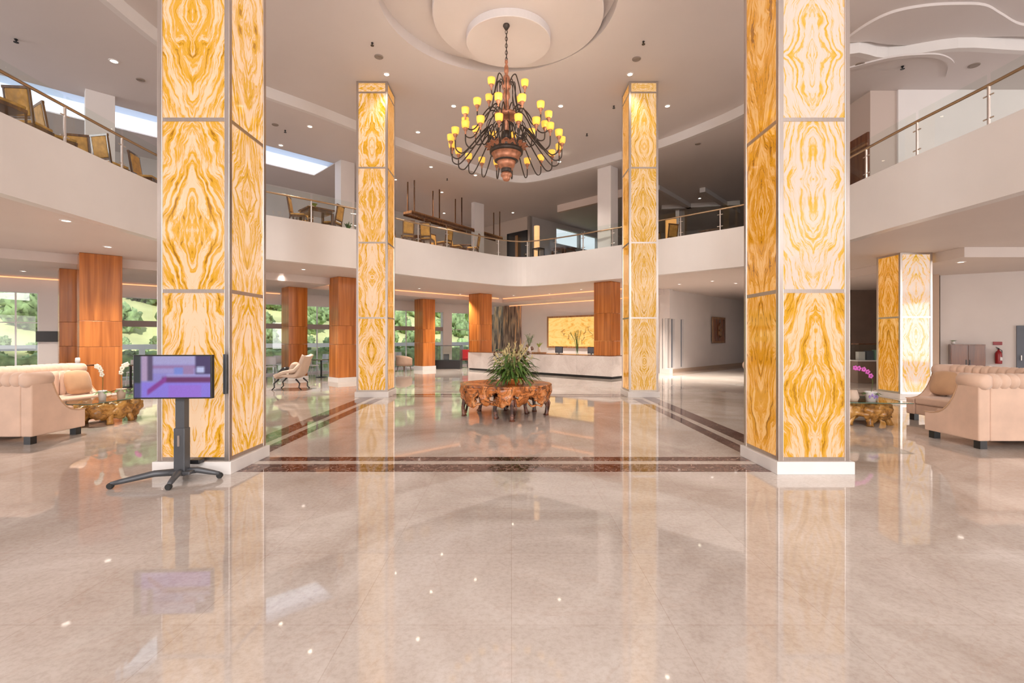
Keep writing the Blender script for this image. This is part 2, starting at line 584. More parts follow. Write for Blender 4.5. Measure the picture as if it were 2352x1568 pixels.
M['onyx'] = onyx('onyx_gold', (0.94, 0.63, 0.40), (0.93, 0.52, 0.24), (0.80, 0.38, 0.012), (0.44, 0.17, 0.01), 0.80)
M['onyx_side'] = onyx('onyx_amber', (0.94, 0.56, 0.25), (0.92, 0.46, 0.14), (0.78, 0.34, 0.008), (0.40, 0.15, 0.01), 0.78)
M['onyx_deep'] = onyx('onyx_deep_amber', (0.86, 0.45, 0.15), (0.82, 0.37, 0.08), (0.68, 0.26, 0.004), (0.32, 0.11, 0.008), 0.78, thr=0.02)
M["onyx_pale"] = onyx("onyx_pale", (0.82, 0.64, 0.53), (0.92, 0.58, 0.36), (0.80, 0.44, 0.04), (0.62, 0.32, 0.02), 0.84, thr=-0.035)
M['onyx_fine'] = onyx('onyx_fine', (0.88, 0.60, 0.36), (0.88, 0.52, 0.22), (0.74, 0.36, 0.02), (0.38, 0.18, 0.02), 0.80, dens=16.0)
M['root'] = marble('root_wood', ((0.06, 0.018, 0.009), (0.58, 0.19, 0.045), (0.82, 0.42, 0.19)), rough=0.25, scale=3.4, vein=((0.03, 0.012, 0.008), 3.5, 0.035, 0.9))
M['rootdark'] = marble('dark_root_wood', ((0.02, 0.008, 0.006), (0.09, 0.03, 0.018), (0.30, 0.11, 0.06)), rough=0.3, scale=5, vein=((0.4, 0.18, 0.1), 5, 0.02, 0.6))
M['rooty'] = marble('golden_root_wood', ((0.12, 0.05, 0.015), (0.46, 0.22, 0.05), (0.66, 0.38, 0.12)), rough=0.3, scale=5.5, vein=((0.05, 0.02, 0.01), 5, 0.02, 0.7))

_m, _t, _b = new_mat('petrified_bark')
_tc = _t.nodes.new('ShaderNodeTexCoord'); _mp = _t.nodes.new('ShaderNodeMapping'); _mp.inputs['Scale'].default_value = (4.2, 4.2, 0.55)
_n = _t.nodes.new('ShaderNodeTexNoise'); _n.inputs['Scale'].default_value = 1.6; _n.inputs['Detail'].default_value = 7; _n.inputs['Distortion'].default_value = 0.6
_r = _t.nodes.new('ShaderNodeValToRGB')
_e = _r.color_ramp.elements
_e[0].position = 0.36; _e[0].color = (0.035, 0.022, 0.02, 1); _e[1].position = 0.62; _e[1].color = (0.70, 0.38, 0.18, 1)
_x = _e.new(0.47); _x.color = (0.20, 0.12, 0.09, 1)
_x = _e.new(0.54); _x.color = (0.34, 0.25, 0.18, 1)
_t.links.new(_tc.outputs['Object'], _mp.inputs[0]); _t.links.new(_mp.outputs[0], _n.inputs['Vector']); _t.links.new(_n.outputs[0], _r.inputs[0]); _t.links.new(_r.outputs[0], _b.inputs['Base Color'])
_b.inputs['Roughness'].default_value = 0.5
M['bark'] = _m
M['screen'] = attrmat('screen_picture', 0.85, 0.25)


def struct(o, label=None):
    o['kind'] = 'structure'
    if label: o['label'] = label
    return o


def seg_box(mb, a, b, t, z0, z1, side=1):
    """wall along a->b (2-D), thickness t to its left (side=1) or right (-1)"""
    ax, ay = a; bx, by = b
    dx, dy = bx - ax, by - ay
    L = sqrt(dx * dx + dy * dy)
    nx, ny = -dy / L * t * side, dx / L * t * side
    mb.prism([(ax, ay), (bx, by), (bx + nx, by + ny), (ax + nx, ay + ny)], z0, z1)
    return mb


def bez(pts, n=6):
    """Catmull-Rom through 2-D points"""
    out = []
    for i in range(len(pts) - 1):
        p0 = pts[max(i - 1, 0)]; p1 = pts[i]; p2 = pts[i + 1]; p3 = pts[min(i + 2, len(pts) - 1)]
        for k in range(n):
            t = k / n
            out.append(tuple(0.5 * ((2 * p1[j]) + (-p0[j] + p2[j]) * t + (2 * p0[j] - 5 * p1[j] + 4 * p2[j] - p3[j]) * t * t + (-p0[j] + 3 * p1[j] - 3 * p2[j] + p3[j]) * t ** 3) for j in range(len(p1))))
    out.append(tuple(pts[-1]))
    return out


# ------------------------------------------------------------------ room shell
ZB0, ZB1 = 3.85, 5.10       # underside and top of the curved gallery fascia
ZUF = 4.95                  # gallery floor
ZC, ZC2, ZCT = 8.60, 8.30, 9.1
YR = -7.2

lft = [(-7.90, 7.5), (-7.95, 8.7), (-8.0, 10.1), (-8.0, 11.2), (-7.92, 12.2), (-7.55, 13.1), (-6.95, 13.70), (-6.35, 14.25), (-5.0, 15.54), (-4.03, 16.75), (-2.97, 17.99),
       (-1.9, 19.05), (-1.1, 19.85), (-0.35, 20.5), (0.44, 20.80), (1.25, 20.5), (2.32, 19.7), (3.32, 18.8), (4.1, 18.1), (5.24, 17.06), (6.3, 16.0), (7.1, 15.2), (7.6, 14.4),
       (7.78, 13.2), (7.74, 11.5), (7.72, 9.6), (7.78, 8.3), (7.8, 7.3)]
bal = [(-7.88, YR)] + [(-7.88, 2.0)] + bez(lft, 4) + [(7.82, 2.0), (7.82, YR)]

OUT = [(-20, YR), (20, YR), (20, 36), (-20, 36)]

fl = MB().slab([(-20, YR), (20, YR), (20, 40), (-4, 40), (-20, 12.2)], [], -0.12, 0.0).build('floor', M['floor'])
struct(fl)


def loopband(path, t):
    """offset closed path points outward (away from the hall)"""
    n = len(path)
    res = []
    for i, p in enumerate(path):
        a = path[max(i - 1, 0)]; b = path[min(i + 1, n - 1)]
        dx, dy = b[0] - a[0], b[1] - a[1]
        L = sqrt(dx * dx + dy * dy)
        res.append((p[0] - dy / L * t, p[1] + dx / L * t))
    return res


# gallery fascia
outer = loopband(bal, 0.22)
mb = MB()
n = len(bal)
for i in range(n - 1):
    a, b, c, d = bal[i], bal[i + 1], outer[i + 1], outer[i]
    mb.add([(a[0], a[1], ZB0), (b[0], b[1], ZB0), (b[0], b[1], ZB1), (a[0], a[1], ZB1), (d[0], d[1], ZB0), (c[0], c[1], ZB0), (c[0], c[1], ZB1), (d[0], d[1], ZB1)],
           [(0, 3, 2, 1), (3, 7, 6, 2), (4, 5, 6, 7), (0, 1, 5, 4)])
struct(mb.build('wall_gallery', M['fascia'], smooth=False, fixn=True), 'curved cream gallery fascia sweeping round the lobby')

# soffit / low ceiling with dropped zones
SL = 24.7


def region_slab(poly_out, holes, z0, z1, name, m):
    return MB().slab(poly_out, holes, z0, z1).build(name, m)


def outside_poly(path):
    return [(-20, YR)] + path + [(20, YR), (20, 36), (-20, 36)]


soff_poly = [(-20, YR)] + outer + [(20, YR), (20, 36), (4.4, 36), (-20, 11.75)]
c_low = region_slab(soff_poly, [], ZB0, 4.05, 'ceiling', M['ceil2'])
struct(c_low, 'low ceiling under the gallery')
gal_fl = region_slab(soff_poly, [], 4.75, ZUF, 'floor', M['uppercarpet'])
struct(gal_fl, 'gallery floor')


def uvq(s, d):
    """point from rotated coordinates s=Y+X, d=Y-X"""
    return ((s - d) / 2, (s + d) / 2)


drop = MB()
# left lounge dropped ceiling
drop.prism([uvq(11.2, 24.7), uvq(11.2, 31.4), uvq(-8, 31.4), uvq(-8, 24.7)], 3.60, 3.849)
drop.prism([uvq(26.6, 27.6), uvq(26.6, 31.4), uvq(11.2, 31.4), uvq(11.2, 27.6)], 3.60, 3.849)
drop.prism([uvq(29.5, 15.2), uvq(29.5, 31.4), uvq(26.6, 31.4), uvq(26.6, 15.2)], 3.60, 3.849)
drop.prism([(11.15, 11.9), (19.9, 11.9), (19.9, 20), (11.15, 20)], 3.60, 3.849)
struct(drop.build('ceiling', M['ceil2']), 'dropped ceiling panels below the gallery')


def cove(s0, d0, s1, d1, z, t=0.05, nm='warm cove light strip'):
    a = uvq(s0, d0); b = uvq(s1, d1)
    return seg_box(MB(), a, b, t, z, z + 0.035)


def strip(a, b, z, label, h=0.04, t=0.06):
    o = seg_box(MB(), a, b, t, z, z + h).build('cove_light', M['cove'])
    tag(o, label, 'cove light')


strip(uvq(26.5, 15.6), uvq(26.5, 27.4), 3.79, 'long warm cove strip along the ceiling before the reception wall')
strip(uvq(26.0, 27.5), uvq(11.6, 27.5), 3.79, 'warm cove strip along the dropped ceiling beside the garden windows')
strip(uvq(29.3, 15.8), uvq(29.3, 29.5), 3.55, 'warm cove strip at the top of the reception wall')
strip(uvq(-4, 31.2), uvq(11.0, 31.2), 3.53, 'thin warm cove strip over the lounge windows at left')
strip((13.2, 19.8), (17.8, 19.8), 3.62, 'warm cove strip above the dark alcove wall at right', h=0.14)
strip(uvq(30.6, 15.35), uvq(40, 15.35), 3.79, 'warm cove strip above the corridor wall')

# low level walls
def L1(px):
    k = (VX - px) / F
    D = 31.5 / (1 + k)
    return (-k * D, D)


def L3(px):
    k = (px - VX) / F
    D = 15.1 / (1 - k)
    return (k * D, D)


def L2(px, c=29.5):
    k = (px - VX) / F
    D = c / (1 + k)
    return (k * D, D)


A_ = L2(1195); C_ = (7.2, 22.3)
struct(seg_box(MB(), A_, C_, 0.2, 0, 3.85).build('wall_reception', M['white']))
E_ = (14.2, 29.3)
mbw = MB()
slots = [(1517.5, 1526.5), (1541.5, 1550), (1563.5, 1571)]
cur = C_
for a, b in slots:
    pa, pb = L3(a), L3(b)
    if pa[0] > cur[0] + 0.01: seg_box(mbw, cur, pa, 0.25, 0, 3.85)
    if pa[0] < cur[0]: pa = cur
    seg_box(mbw, pa, pb, 0.25, 0, 0.22); seg_box(mbw, pa, pb, 0.25, 2.52, 3.85)
    cur = pb
seg_box(mbw, cur, E_, 0.25, 0, 3.85)
struct(mbw.build('wall_corridor', M['white']))
struct(seg_box(MB(), (C_[0] + 0.01, C_[1] - 0.01), E_, 0.02, 0, 0.16, side=-1).build('baseboard_corridor', mat('tan_skirting', (0.46, 0.34, 0.26), 0.35)))
for i, (a, b) in enumerate(slots):
    pa, pb = L3(a), L3(b)
    if pa[0] < C_[0]: pa = (C_[0] + 0.01, C_[1] + 0.01)
    w_ = seg_box(MB(), pa, pb, 0.03, 0.22, 2.52)
    for k, q in enumerate(w_.v): w_.v[k] = (q[0] - 0.12 * 0.7, q[1] + 0.12 * 0.7, q[2])
    o = w_.build('window_%d' % (20 + i), M['bluegrey'])
    struct(o, 'narrow dark slot in the corridor wall')
mbw = MB()
seg_box(mbw, E_, (13, 20), 0.2, 0, 3.85, side=1)
struct(mbw.build('wall_side', M['white']))
struct(seg_box(MB(), (13, 20), (20, 20), 0.2, 0, 3.85).build('wall_alcove', M['walldark']))
RW0, RW1 = (13.62, 15.35), (17.6, 12.7)
struct(seg_box(MB(), RW0, RW1, 0.35, 0, 3.62).build('wall_right', M['white']))
struct(seg_box(MB(), (RW0[0] - 0.02, RW0[1] + 0.02), (RW0[0] - 0.22, RW0[1] + 0.2), 0.4, 0, 3.62).build('wall_return', mat('tan_pier', (0.50, 0.38, 0.30), 0.5)))
# unseen closing walls
struct(MB().box(-20.2, -20, YR, 12, 0, ZCT).build('wall_left', M['white']))
struct(MB().box(20, 20.2, YR, 36, 0, ZCT).build('wall_far_right', M['white']))
struct(MB().box(-20.2, 20.2, YR - 0.2, YR, 0, ZCT).build('wall_rear', M['white']))

# ---- window wall L1 (45 degrees)
LA = uvq(-8.5, 31.5)


def on1(s, off=0.0):
    return uvq(s, 31.5 + off)


def s_of(px):
    p = L1(px)
    return p[0] + p[1]


ZW = 3.10
lint = MB()
seg_box(lint, on1(-8.6), on1(s_of(1135)), 0.25, ZW, ZB0)
struct(lint.build('wall_window_head', M['white']), 'white wall above the garden windows')
wp = MB()
for a, b in ((88, 272), (1018, 1038)):
    seg_box(wp, on1(s_of(a)), on1(s_of(b)), 0.25, 0, ZW)
struct(wp.build('wall_piers', M['white']), 'white wall piers between the garden windows')
wins = []
M['transom'] = mat('mauve_transom', (.30, .24, .23), .5)
s0 = s_of(-130)
wins += [(s0, s_of(36)), (s_of(36), s_of(88))]
ss, se = s_of(272), s_of(1018)
nwin = 6
for i in range(nwin):
    wins.append((ss + (se - ss) * i / nwin, ss + (se - ss) * (i + 1) / nwin))
sa, sb = s_of(1038), s_of(1118)
wins += [(sa, (sa + sb) / 2), ((sa + sb) / 2, sb)]
for i, (a, b) in enumerate(wins):
    e = empty('window_%d' % (i + 1), (*on1((a + b) / 2), 0))
    e['kind'] = 'structure'
    e.rotation_euler = (0, 0, radians(45))
    W = (b - a) / sqrt(2) / 2
    f = MB()
    t = 0.022
    f.box(-W, -W + t, 0.05, 0.11, 0, ZW).box(W - t, W, 0.05, 0.11, 0, ZW).box(-W, W, 0.05, 0.11, ZW - t, ZW).box(-W, W, 0.05, 0.11, 0, 0.08)
    f.box(-W, W, 0.06, 0.10, 2.10, 2.13) if (i < 2 or i >= 8) else None
    if 2 <= i < 8: MB().box(-W, W, 0.02, 0.20, 2.03, 2.25).build('transom', M['transom'], e)
    f.build('window_frame', M['frame'], e)
    MB().box(-W + t, W - t, 0.075, 0.085, 0.08, ZW - t).build('pane', M['wglass'], e)

# bark clad wall
bk = empty('stone_bark_wall', (*L2(1175, 29.3), 0), 0, 'tall wall clad in striped brown petrified bark behind the flower table', 'wall cladding')
bx, by = bk.location.x, bk.location.y
p0, p1 = L2(1157, 29.3), L2(1194, 29.3)
f = MB(); seg_box(f, (p0[0] - bx, p0[1] - by), (p1[0] - bx, p1[1] - by), 0.5, 0, 3.59)
f.build('cladding', M['bark'], bk)
p0, p1 = L2(1112, 31.6), L2(1162, 31.6)
f = MB(); seg_box(f, (p0[0] - bx, p0[1] - by), (p1[0] - bx, p1[1] - by), 0.4, 0, 3.84)
f.build('cladding', M['bark'], bk)

# ---- high ceiling
cpath = [(-8.0, YR)] + bez([(-8.0, 2.0), (-8.0, 7.5), (-8.02, 10.8), (-7.7, 12.3), (-6.9, 13.3), (-5.85, 14.45), (-5.0, 15.54), (-4.03, 16.75), (-2.97, 17.99), (-1.9, 19.05), (-1.1, 19.85), (-0.35, 20.5), (0.44, 20.8),
     (1.25, 20.5), (2.32, 19.7), (3.32, 18.8), (4.1, 18.1), (5.24, 17.0), (6.2, 15.7), (6.9, 14.5), (7.4, 12.9), (7.93, 11.4), (9.0, 11.55), (10.3, 11.15), (11.9, 11.25), (14, 11.3), (19.95, 11.3)], 4) + [(19.95, YR)]
C1 = (-0.28, 10.22, 2.49)
T2 = (0.14, 10.66, 1.865)
T3 = (-0.07, 11.2, 0.975)


def circ(c, n=72):
    return [(c[0] + c[2] * cos(2 * pi * k / n), c[1] + c[2] * sin(2 * pi * k / n)) for k in range(n)]


struct(MB().slab(cpath, [circ(C1)], ZC, ZC + 0.26).build('ceiling', M['ceil']), 'high main ceiling')
struct(MB().prism(circ((C1[0], C1[1], C1[2] + 0.3)), ZC + 0.26, ZC + 0.32).build('ceiling', M['ceil']), 'round recess in the main ceiling')
struct(MB().prism(circ(T2), ZC, ZC + 0.27).build('trim_1', M['ceil'], bevel=0.02), 'large round ceiling medallion')
struct(MB().prism(circ(T3), 8.42, ZC + 0.01).build('trim_2', M['ceil'], bevel=0.015), 'small round ceiling medallion above the chandelier')
sky_hole = [uvq(-6, 25.3), uvq(11.75, 25.3), uvq(11.75, 28.0), uvq(-6, 28.0)]
op = loopband(cpath, 0.15)
lowc = [(-20, YR)] + op[:-3] + [(20, 11.45), (20, 29), (16.3, 28.2), (6.5, 32.2), (1.0, 26.7), (-0.6, 28.3), (-2.0, 29.8), (-20, 11.75)]
struct(MB().slab(lowc, [sky_hole], ZC2, ZC2 + 0.22).build('ceiling', M['ceil']), 'dropped gallery ceiling')
# upstand between the two levels
mb = MB()
for i in range(len(cpath) - 1):
    a, b, c, d = cpath[i], cpath[i + 1], op[i + 1], op[i]
    mb.add([(a[0], a[1], ZC2), (b[0], b[1], ZC2), (b[0], b[1], ZC + .05), (a[0], a[1], ZC + .05), (d[0], d[1], ZC2), (c[0], c[1], ZC2), (c[0], c[1], ZC + .05), (d[0], d[1], ZC + .05)],
           [(0, 3, 2, 1), (3, 7, 6, 2), (4, 5, 6, 7), (0, 1, 5, 4)])
struct(mb.build('trim_3', M['fascia'], fixn=True), 'curved step edge of the main ceiling')
# skylight well and pane
sk = empty('window_30', (-8.2, 17.4, ZC2)); sk['kind'] = 'structure'; sk['label'] = 'long skylight over the left gallery'
mb = MB()
cx_, cy_ = -8.2, 17.4
_m = bpy.data.materials.new('skylight_diffuser'); _m.use_nodes = True; _m.node_tree.nodes.clear()
_o = _m.node_tree.nodes.new('ShaderNodeOutputMaterial'); _tl = _m.node_tree.nodes.new('ShaderNodeBsdfTranslucent'); _tl.inputs[0].default_value = (.92, .94, 1, 1)
_m.node_tree.links.new(_tl.outputs[0], _o.inputs[0])
M['diffuser'] = _m
for i in range(4):
    a = sky_hole[i]; b = sky_hole[(i + 1) % 4]
    seg_box(mb, (a[0] - cx_, a[1] - cy_), (b[0] - cx_, b[1] - cy_), 0.1, 0.2, 0.62, side=-1)
mb.build('window_frame', M['frame'], sk)
MB().prism([(x - cx_, y - cy_) for x, y in sky_hole], 0.03, 0.04).build('pane', M['diffuser'], sk)

# right-hand swirl in the ceiling
sw = [P(1935, 98, 8.54), P(1985, 62, 8.54), P(2045, 32, 8.54), P(2120, 16, 8.54), P(2200, 11, 8.54), P(2262, 14, 8.54), P(2300, 34, 8.54), P(2345, 58, 8.54), P(2420, 66, 8.54)]
swp = bez(sw, 5)
tail = [P(2430, 95, 8.54), P(2352, 84, 8.54), P(2220, 88, 8.54), P(2080, 104, 8.54), P(2000, 96, 8.54)]
struct(MB().prism(swp + bez(tail, 4), 8.54, 8.61).build('trim_4', M['ceil']), 'wavy dropped panel in the right ceiling')
hk = bez([P(1930, 168, 8.2), P(2040, 140, 8.2), (P(2120, 132, 8.2)), P(2165, 134, 8.2), P(2192, 152, 8.2), P(2182, 182, 8.2)], 5)
hk2 = bez([P(2172, 182, 8.2), P(2176, 156, 8.2), P(2155, 142, 8.2), P(2110, 138, 8.2), P(2040, 146, 8.2), P(1930, 174, 8.2)], 5)
struct(MB().prism(hk + hk2, 8.265, 8.31).build('trim_5', M['ceil']), 'curled raised rib in the right ceiling')

# ---- gallery level walls
def upw(mb, a, b, t=0.2, z0=ZUF, z1=ZC2 - 0.001, side=1):
    return seg_box(mb, a, b, t, z0, z1, side)


struct(upw(MB(), on1(-8.6), (-2.0, 29.5)).build('wall_gallery_left', M['wallgrey']))
mb = MB(); upw(mb, (-2.0, 29.5), (-0.6, 28.0)); upw(mb, (-0.6, 28.0), (1.0, 26.4))
struct(mb.build('wall_gallery_block', mat('warm_block_paint', (0.56, 0.46, 0.39), 0.6)))
mb = MB()
def Rr(px):
    k = (px - VX) / F
    D = 25.4 / (1 - k)
    return (k * D, D)


wa, wb, wc, wd = Rr(1278), Rr(1331), Rr(1334), Rr(1372)
upw(mb, (1.0, 26.4), wa); upw(mb, wb, wc); upw(mb, wd, (6.5, 31.9))
for a, b in ((wa, wb), (wc, wd)):
    upw(mb, a, b, z1=7.12); upw(mb, a, b, z0=8.02)
struct(mb.build('wall_gallery_back', M['wallgrey']))
for i, (a, b) in enumerate(((wa, wb), (wc, wd))):
    f = seg_box(MB(), a, b, 0.02, 7.12, 8.02)
    o = f.build('window_%d' % (31 + i), M['wglass']); struct(o, 'pale clerestory window on the far gallery')
mb = MB()
upw(mb, (6.5, 31.9), (16, 28)); upw(mb, (16, 28), (16, 17), side=-1); upw(mb, (16, 17), (9.9, 17), side=-1)
struct(mb.build('wall_gallery_dark', M['walldark']))
mb = MB(); upw(mb, (9.9, 17), (9.9, 13.07), side=-1); upw(mb, (9.9, 13.07), (10.42, 13.07), side=1, t=0.3)
struct(mb.build('wall_gallery_return', mat('mauve_paint', (0.52, 0.42, 0.37), 0.6)))
struct(upw(MB(), (10.42, 13.02), (20, 13.02)).build('wall_gallery_right', M['white']))
roof = MB().slab([(-20.2, YR - .2), (20.2, YR - .2), (20.2, 29), (16.3, 28.2), (6.5, 32.2), (1.0, 26.7), (-0.6, 28.3), (-2.0, 29.8), (-20.2, 11.6)], [[uvq(-7, 24.6), uvq(12.5, 24.6), uvq(12.5, 28.8), uvq(-7, 28.8)]], ZCT, ZCT + 0.1)
struct(roof.build('ceiling', M['white']), 'roof deck')
# block skylight bypass: enclose rear/top gaps

# door on gallery right
d = empty('door_1', (9.70, 13.35, ZUF)); d['kind'] = 'structure'
MB().box(-0.05, 0, -0.25, 1.2, 0, 2.25).build('door_leaf', M['wooddark'], d)
MB().box(-0.07, -0.05, -0.25, 1.2, 1.9, 1.96).build('door_rail', M['furnlite'], d)
# door in the gallery block
pA = ((1166 - VX) / F, ); 
def Lb(px, c=27.4):
    k = (px - VX) / F
    D = c / (1 + k)
    return (k * D, D)


pa, pb = Lb(1166), Lb(1212)
d = empty('door_2', (pa[0], pa[1], ZUF)); d['kind'] = 'structure'
f = seg_box(MB(), (0, 0), (pb[0] - pa[0], pb[1] - pa[1]), 0.06, 0, 2.6, side=-1); f.build('door_leaf', M['black'], d)
mx_, my_ = (pb[0] - pa[0]) * 0.5, (pb[1] - pa[1]) * 0.5
seg_box(MB(), (mx_ - 0.07, my_ + 0.07), (mx_ + 0.07, my_ - 0.07), 0.09, 0, 2.4, side=-1).build('door_frame', M['furnlite'], d)
# pale ceiling beam on the gallery
bm1 = P(1280, 485, 8.0); bm2 = P(1372, 462, 8.0)
struct(seg_box(MB(), bm1, (bm2[0] + 1.0, bm2[1] - 0.9), 0.2, 7.95, 8.32).build('trim_6', mat('beam_paint', (0.72, 0.58, 0.50), 0.6)), 'pale ceiling beam on the far gallery')
for i, (a, b) in enumerate((((1515, 435), (1590, 478)), ((1620, 440), (1700, 490)), ((1520, 480), (1700, 470)))):
    q0, q1 = P(*a, 8.1), P(*b, 8.1)
    struct(seg_box(MB(), q0, q1, 0.25, 8.1, 8.32).build('trim_%d' % (7 + i), M['wallgrey']), 'ceiling beam over the dark right gallery')

# ------------------------------------------------------------------ floor bands
bd = MB()
def bandbox(x0, x1, y0, y1):
    bd.box(x0, x1, y0, y1, -0.005, 0.002)


bandbox(-4.25, 4.05, 5.80, 6.15); bandbox(-3.62, 3.42, 6.31, 6.52)
bandbox(3.56, 3.87, 6.5, 13.2); bandbox(3.21, 3.42, 6.53, 12.86)
bandbox(-4.07, -3.76, 6.5, 13.2); bandbox(-3.62, -3.41, 6.53, 12.86)
bandbox(-3.38, 3.2, 13.55, 13.9); bandbox(-3.4, 3.2, 13.2, 13.4)
struct(bd.build('trim_20', M['band']), 'dark red marble bands inlaid in the floor')

# ------------------------------------------------------------------ onyx columns
def onyx_column(x0, x1, y0, y1, z1, seams, mats, label, plinth=0.15, group='backlit onyx columns'):
    cx, cy = (x0 + x1) / 2, (y0 + y1) / 2
    e = empty('onyx_column', (cx, cy, 0), 0, label, 'column', group)
    hx, hy = (x1 - x0) / 2, (y1 - y0) / 2
    MB().box(-hx - .035, hx + .035, -hy - .035, hy + .035, 0, plinth).build('plinth', M['plinth'], e, bevel=0.006)
    pw = 0.06
    for sx in (-1, 1):
        for sy in (-1, 1):
            X0, X1 = sorted((sx * hx, sx * (hx - pw))); Y0, Y1 = sorted((sy * hy, sy * (hy - pw)))
            MB().box(X0, X1, Y0, Y1, plinth, z1).build('corner_post', M['steel'], e, bevel=0.004)
    lv = [plinth] + list(seams) + [z1]
    rw = 0.022
    for k, z in enumerate(lv):
        za, zb = z - rw, z + rw
        if k == 0: za, zb = z, z + 0.045
        if k == len(lv) - 1: za, zb = z - 0.045, z
        r_ = MB()
        ins = 0.006
        r_.box(-hx + pw, hx - pw, -hy + ins, -hy + ins + .03, za, zb).box(-hx + pw, hx - pw, hy - ins - .03, hy - ins, za, zb)
        r_.box(-hx + ins, -hx + ins + .03, -hy + pw, hy - pw, za, zb).box(hx - ins - .03, hx - ins, -hy + pw, hy - pw, za, zb)
        r_.build('rail', M['steel'], e)
    for k in range(len(lv) - 1):
        a = lv[k] + (0.045 if k == 0 else rw); b = lv[k + 1] - (0.045 if k == len(lv) - 2 else rw)
        i2 = 0.016
        for nm, bx_ in (('F', (-hx + pw, hx - pw, -hy + i2, -hy + i2 + .012)), ('B', (-hx + pw, hx - pw, hy - i2 - .012, hy - i2)),
                       ('L', (-hx + i2, -hx + i2 + .012, -hy + pw, hy - pw)), ('R', (hx - i2 - .012, hx - i2, -hy + pw, hy - pw))):
            mm = mats[nm] if not isinstance(mats[nm], (list, tuple)) else mats[nm][min(k, len(mats[nm]) - 1)]
            MB().box(*bx_, a, b).build('onyx_panel', M[mm], e, uv=True)
    MB().box(-hx + .06, hx - .06, -hy + .06, hy - .06, plinth, z1 - .01).build('core', M['plinth'], e)
    return e


Dn, Df = 5.71, 13.16
onyx_column(-4.19, -3.335, Dn, Dn + .855, ZC, (2.16, 4.19, 6.23, 8.3), dict(F='onyx', B='onyx', L='onyx', R='onyx'), 'tall backlit onyx column at front left, screen stand before it')
onyx_column(3.155, 4.0, Dn, Dn + .855, ZC, (2.16, 4.19, 6.23, 8.3), dict(F=['onyx', 'onyx_pale', 'onyx_pale', 'onyx'], B='onyx', L='onyx_deep', R='onyx'), 'tall backlit onyx column at front right with pale veined face')
onyx_column(-4.23, -3.38, Df, Df + .85, ZC, (2.16, 4.21, 6.25, 8.3), dict(F='onyx', B='onyx', L='onyx', R='onyx_deep'), 'farther backlit onyx column left of the chandelier')
onyx_column(3.2, 4.0, Df, Df + .85, ZC, (2.16, 4.21, 6.25, 8.3), dict(F='onyx_fine', B='onyx', L='onyx_deep', R='onyx'), 'farther backlit onyx column right of the chandelier')
onyx_column(10.19, 11.04, 12.67, 13.5, ZB0, (2.16,), dict(F='onyx_pale', B='onyx', L='onyx_deep', R='onyx'), 'short backlit onyx column under the gallery behind the right sofas')


# ------------------------------------------------------------------ veneered columns (turned 45 degrees)
def wood_column(px, D, w1, w2, z0, z1, label, base=0.13, joints=(1.38, 2.07)):
    """px, D: nearest corner; w1 face to the left-back, w2 face to the right-back"""
    x, y = PX(px, D), D
    e = empty('veneer_column', (x, y, 0), radians(45), label, 'column', 'timber veneered columns')
    # local x axis -> (1,1)/sqrt2 (right-back), local y axis -> (-1,1)/sqrt2 (left-back)
    if base: MB().box(-.03, w2 + .03, -.03, w1 + .03, 0, base).build('plinth', M['plinth'] if base < .5 else M['counter'], e)
    zs = [max(z0, base)] + [j for j in joints if j > z0 + .2] + [z1]
    for a, b in zip(zs[:-1], zs[1:]):
        MB().box(0, w2, 0, w1, a, b - 0.006).build('veneer_panel', M['wood'], e, bevel=0.004)
    return e


wood_column(182, 12.6, .9, .88, 0, ZB0, 'large reddish timber column behind the left sofas')
wood_column(136, 13.75, .85, .8, 0, 3.6, 'timber column half hidden behind the large left one')
wood_column(663, 18.6, .75, .72, 0, 3.6, 'dark timber column behind the cream lounge chair')
wood_column(777, 17.5, .75, .8, 0, ZB0, 'timber column just left of the farther left onyx column', base=.17)
wood_column(971.4, 24.3, .75, .75, 0, 3.6, 'slim timber column beside the glass display case', base=.2)
wood_column(1102.5, 24.0, .85, .8, .92, ZB0, 'timber column rising from the left end of the reception desk', base=0, joints=(1.5, 2.3))
wood_column(1403, 18.9, .80, .68, .92, ZB0, 'timber column rising from the right end of the reception desk', base=0, joints=(1.5, 2.6))


# ------------------------------------------------------------------ white gallery pillars
def pillar(px, D, w1, w2, label, z0=ZUF, rot=45):
    x, y = PX(px, D), D
    o = MB().box(0, w2, 0, w1, 0, ZC2 - z0).build('gallery_pillar', M['white'], bevel=0.005)
    o.location = (x, y, z0); o.rotation_euler = (0, 0, radians(rot))
    tag(o, label, 'pillar', 'white pillars on the gallery')


pillar(196, 12.95, .3, .62, 'white gallery pillar behind the chairs at far left')
pillar(783, 18.1, .5, .55, 'white gallery pillar beside the farther left onyx column')
pillar(1090, 23.7, .25, .62, 'short-looking white gallery pillar beside the hanging rack')
pillar(1403, 18.7, .62, .5, 'broad white gallery pillar left of the farther right onyx column')
pillar(1560, 24.6, .2, .62, 'grey pillar in the dark right gallery')

# ------------------------------------------------------------------ railing
rail = empty('glass_railing', (0, 0, ZB1), 0, 'glass balustrade with bronze handrail curving along the gallery edge', 'railing')
mid = loopband(bal, 0.11)
# arc-length samples
acc = [0]
for a, b in zip(mid[:-1], mid[1:]): acc.append(acc[-1] + sqrt((b[0] - a[0]) ** 2 + (b[1] - a[1]) ** 2))


def at(s):
    s = max(0, min(s, acc[-1] - 1e-6))
    for i in range(len(acc) - 1):
        if acc[i + 1] >= s:
            t = (s - acc[i]) / (acc[i + 1] - acc[i])
            return (mid[i][0] + (mid[i + 1][0] - mid[i][0]) * t, mid[i][1] + (mid[i + 1][1] - mid[i][1]) * t, i)
    return (*mid[-1], len(mid) - 2)


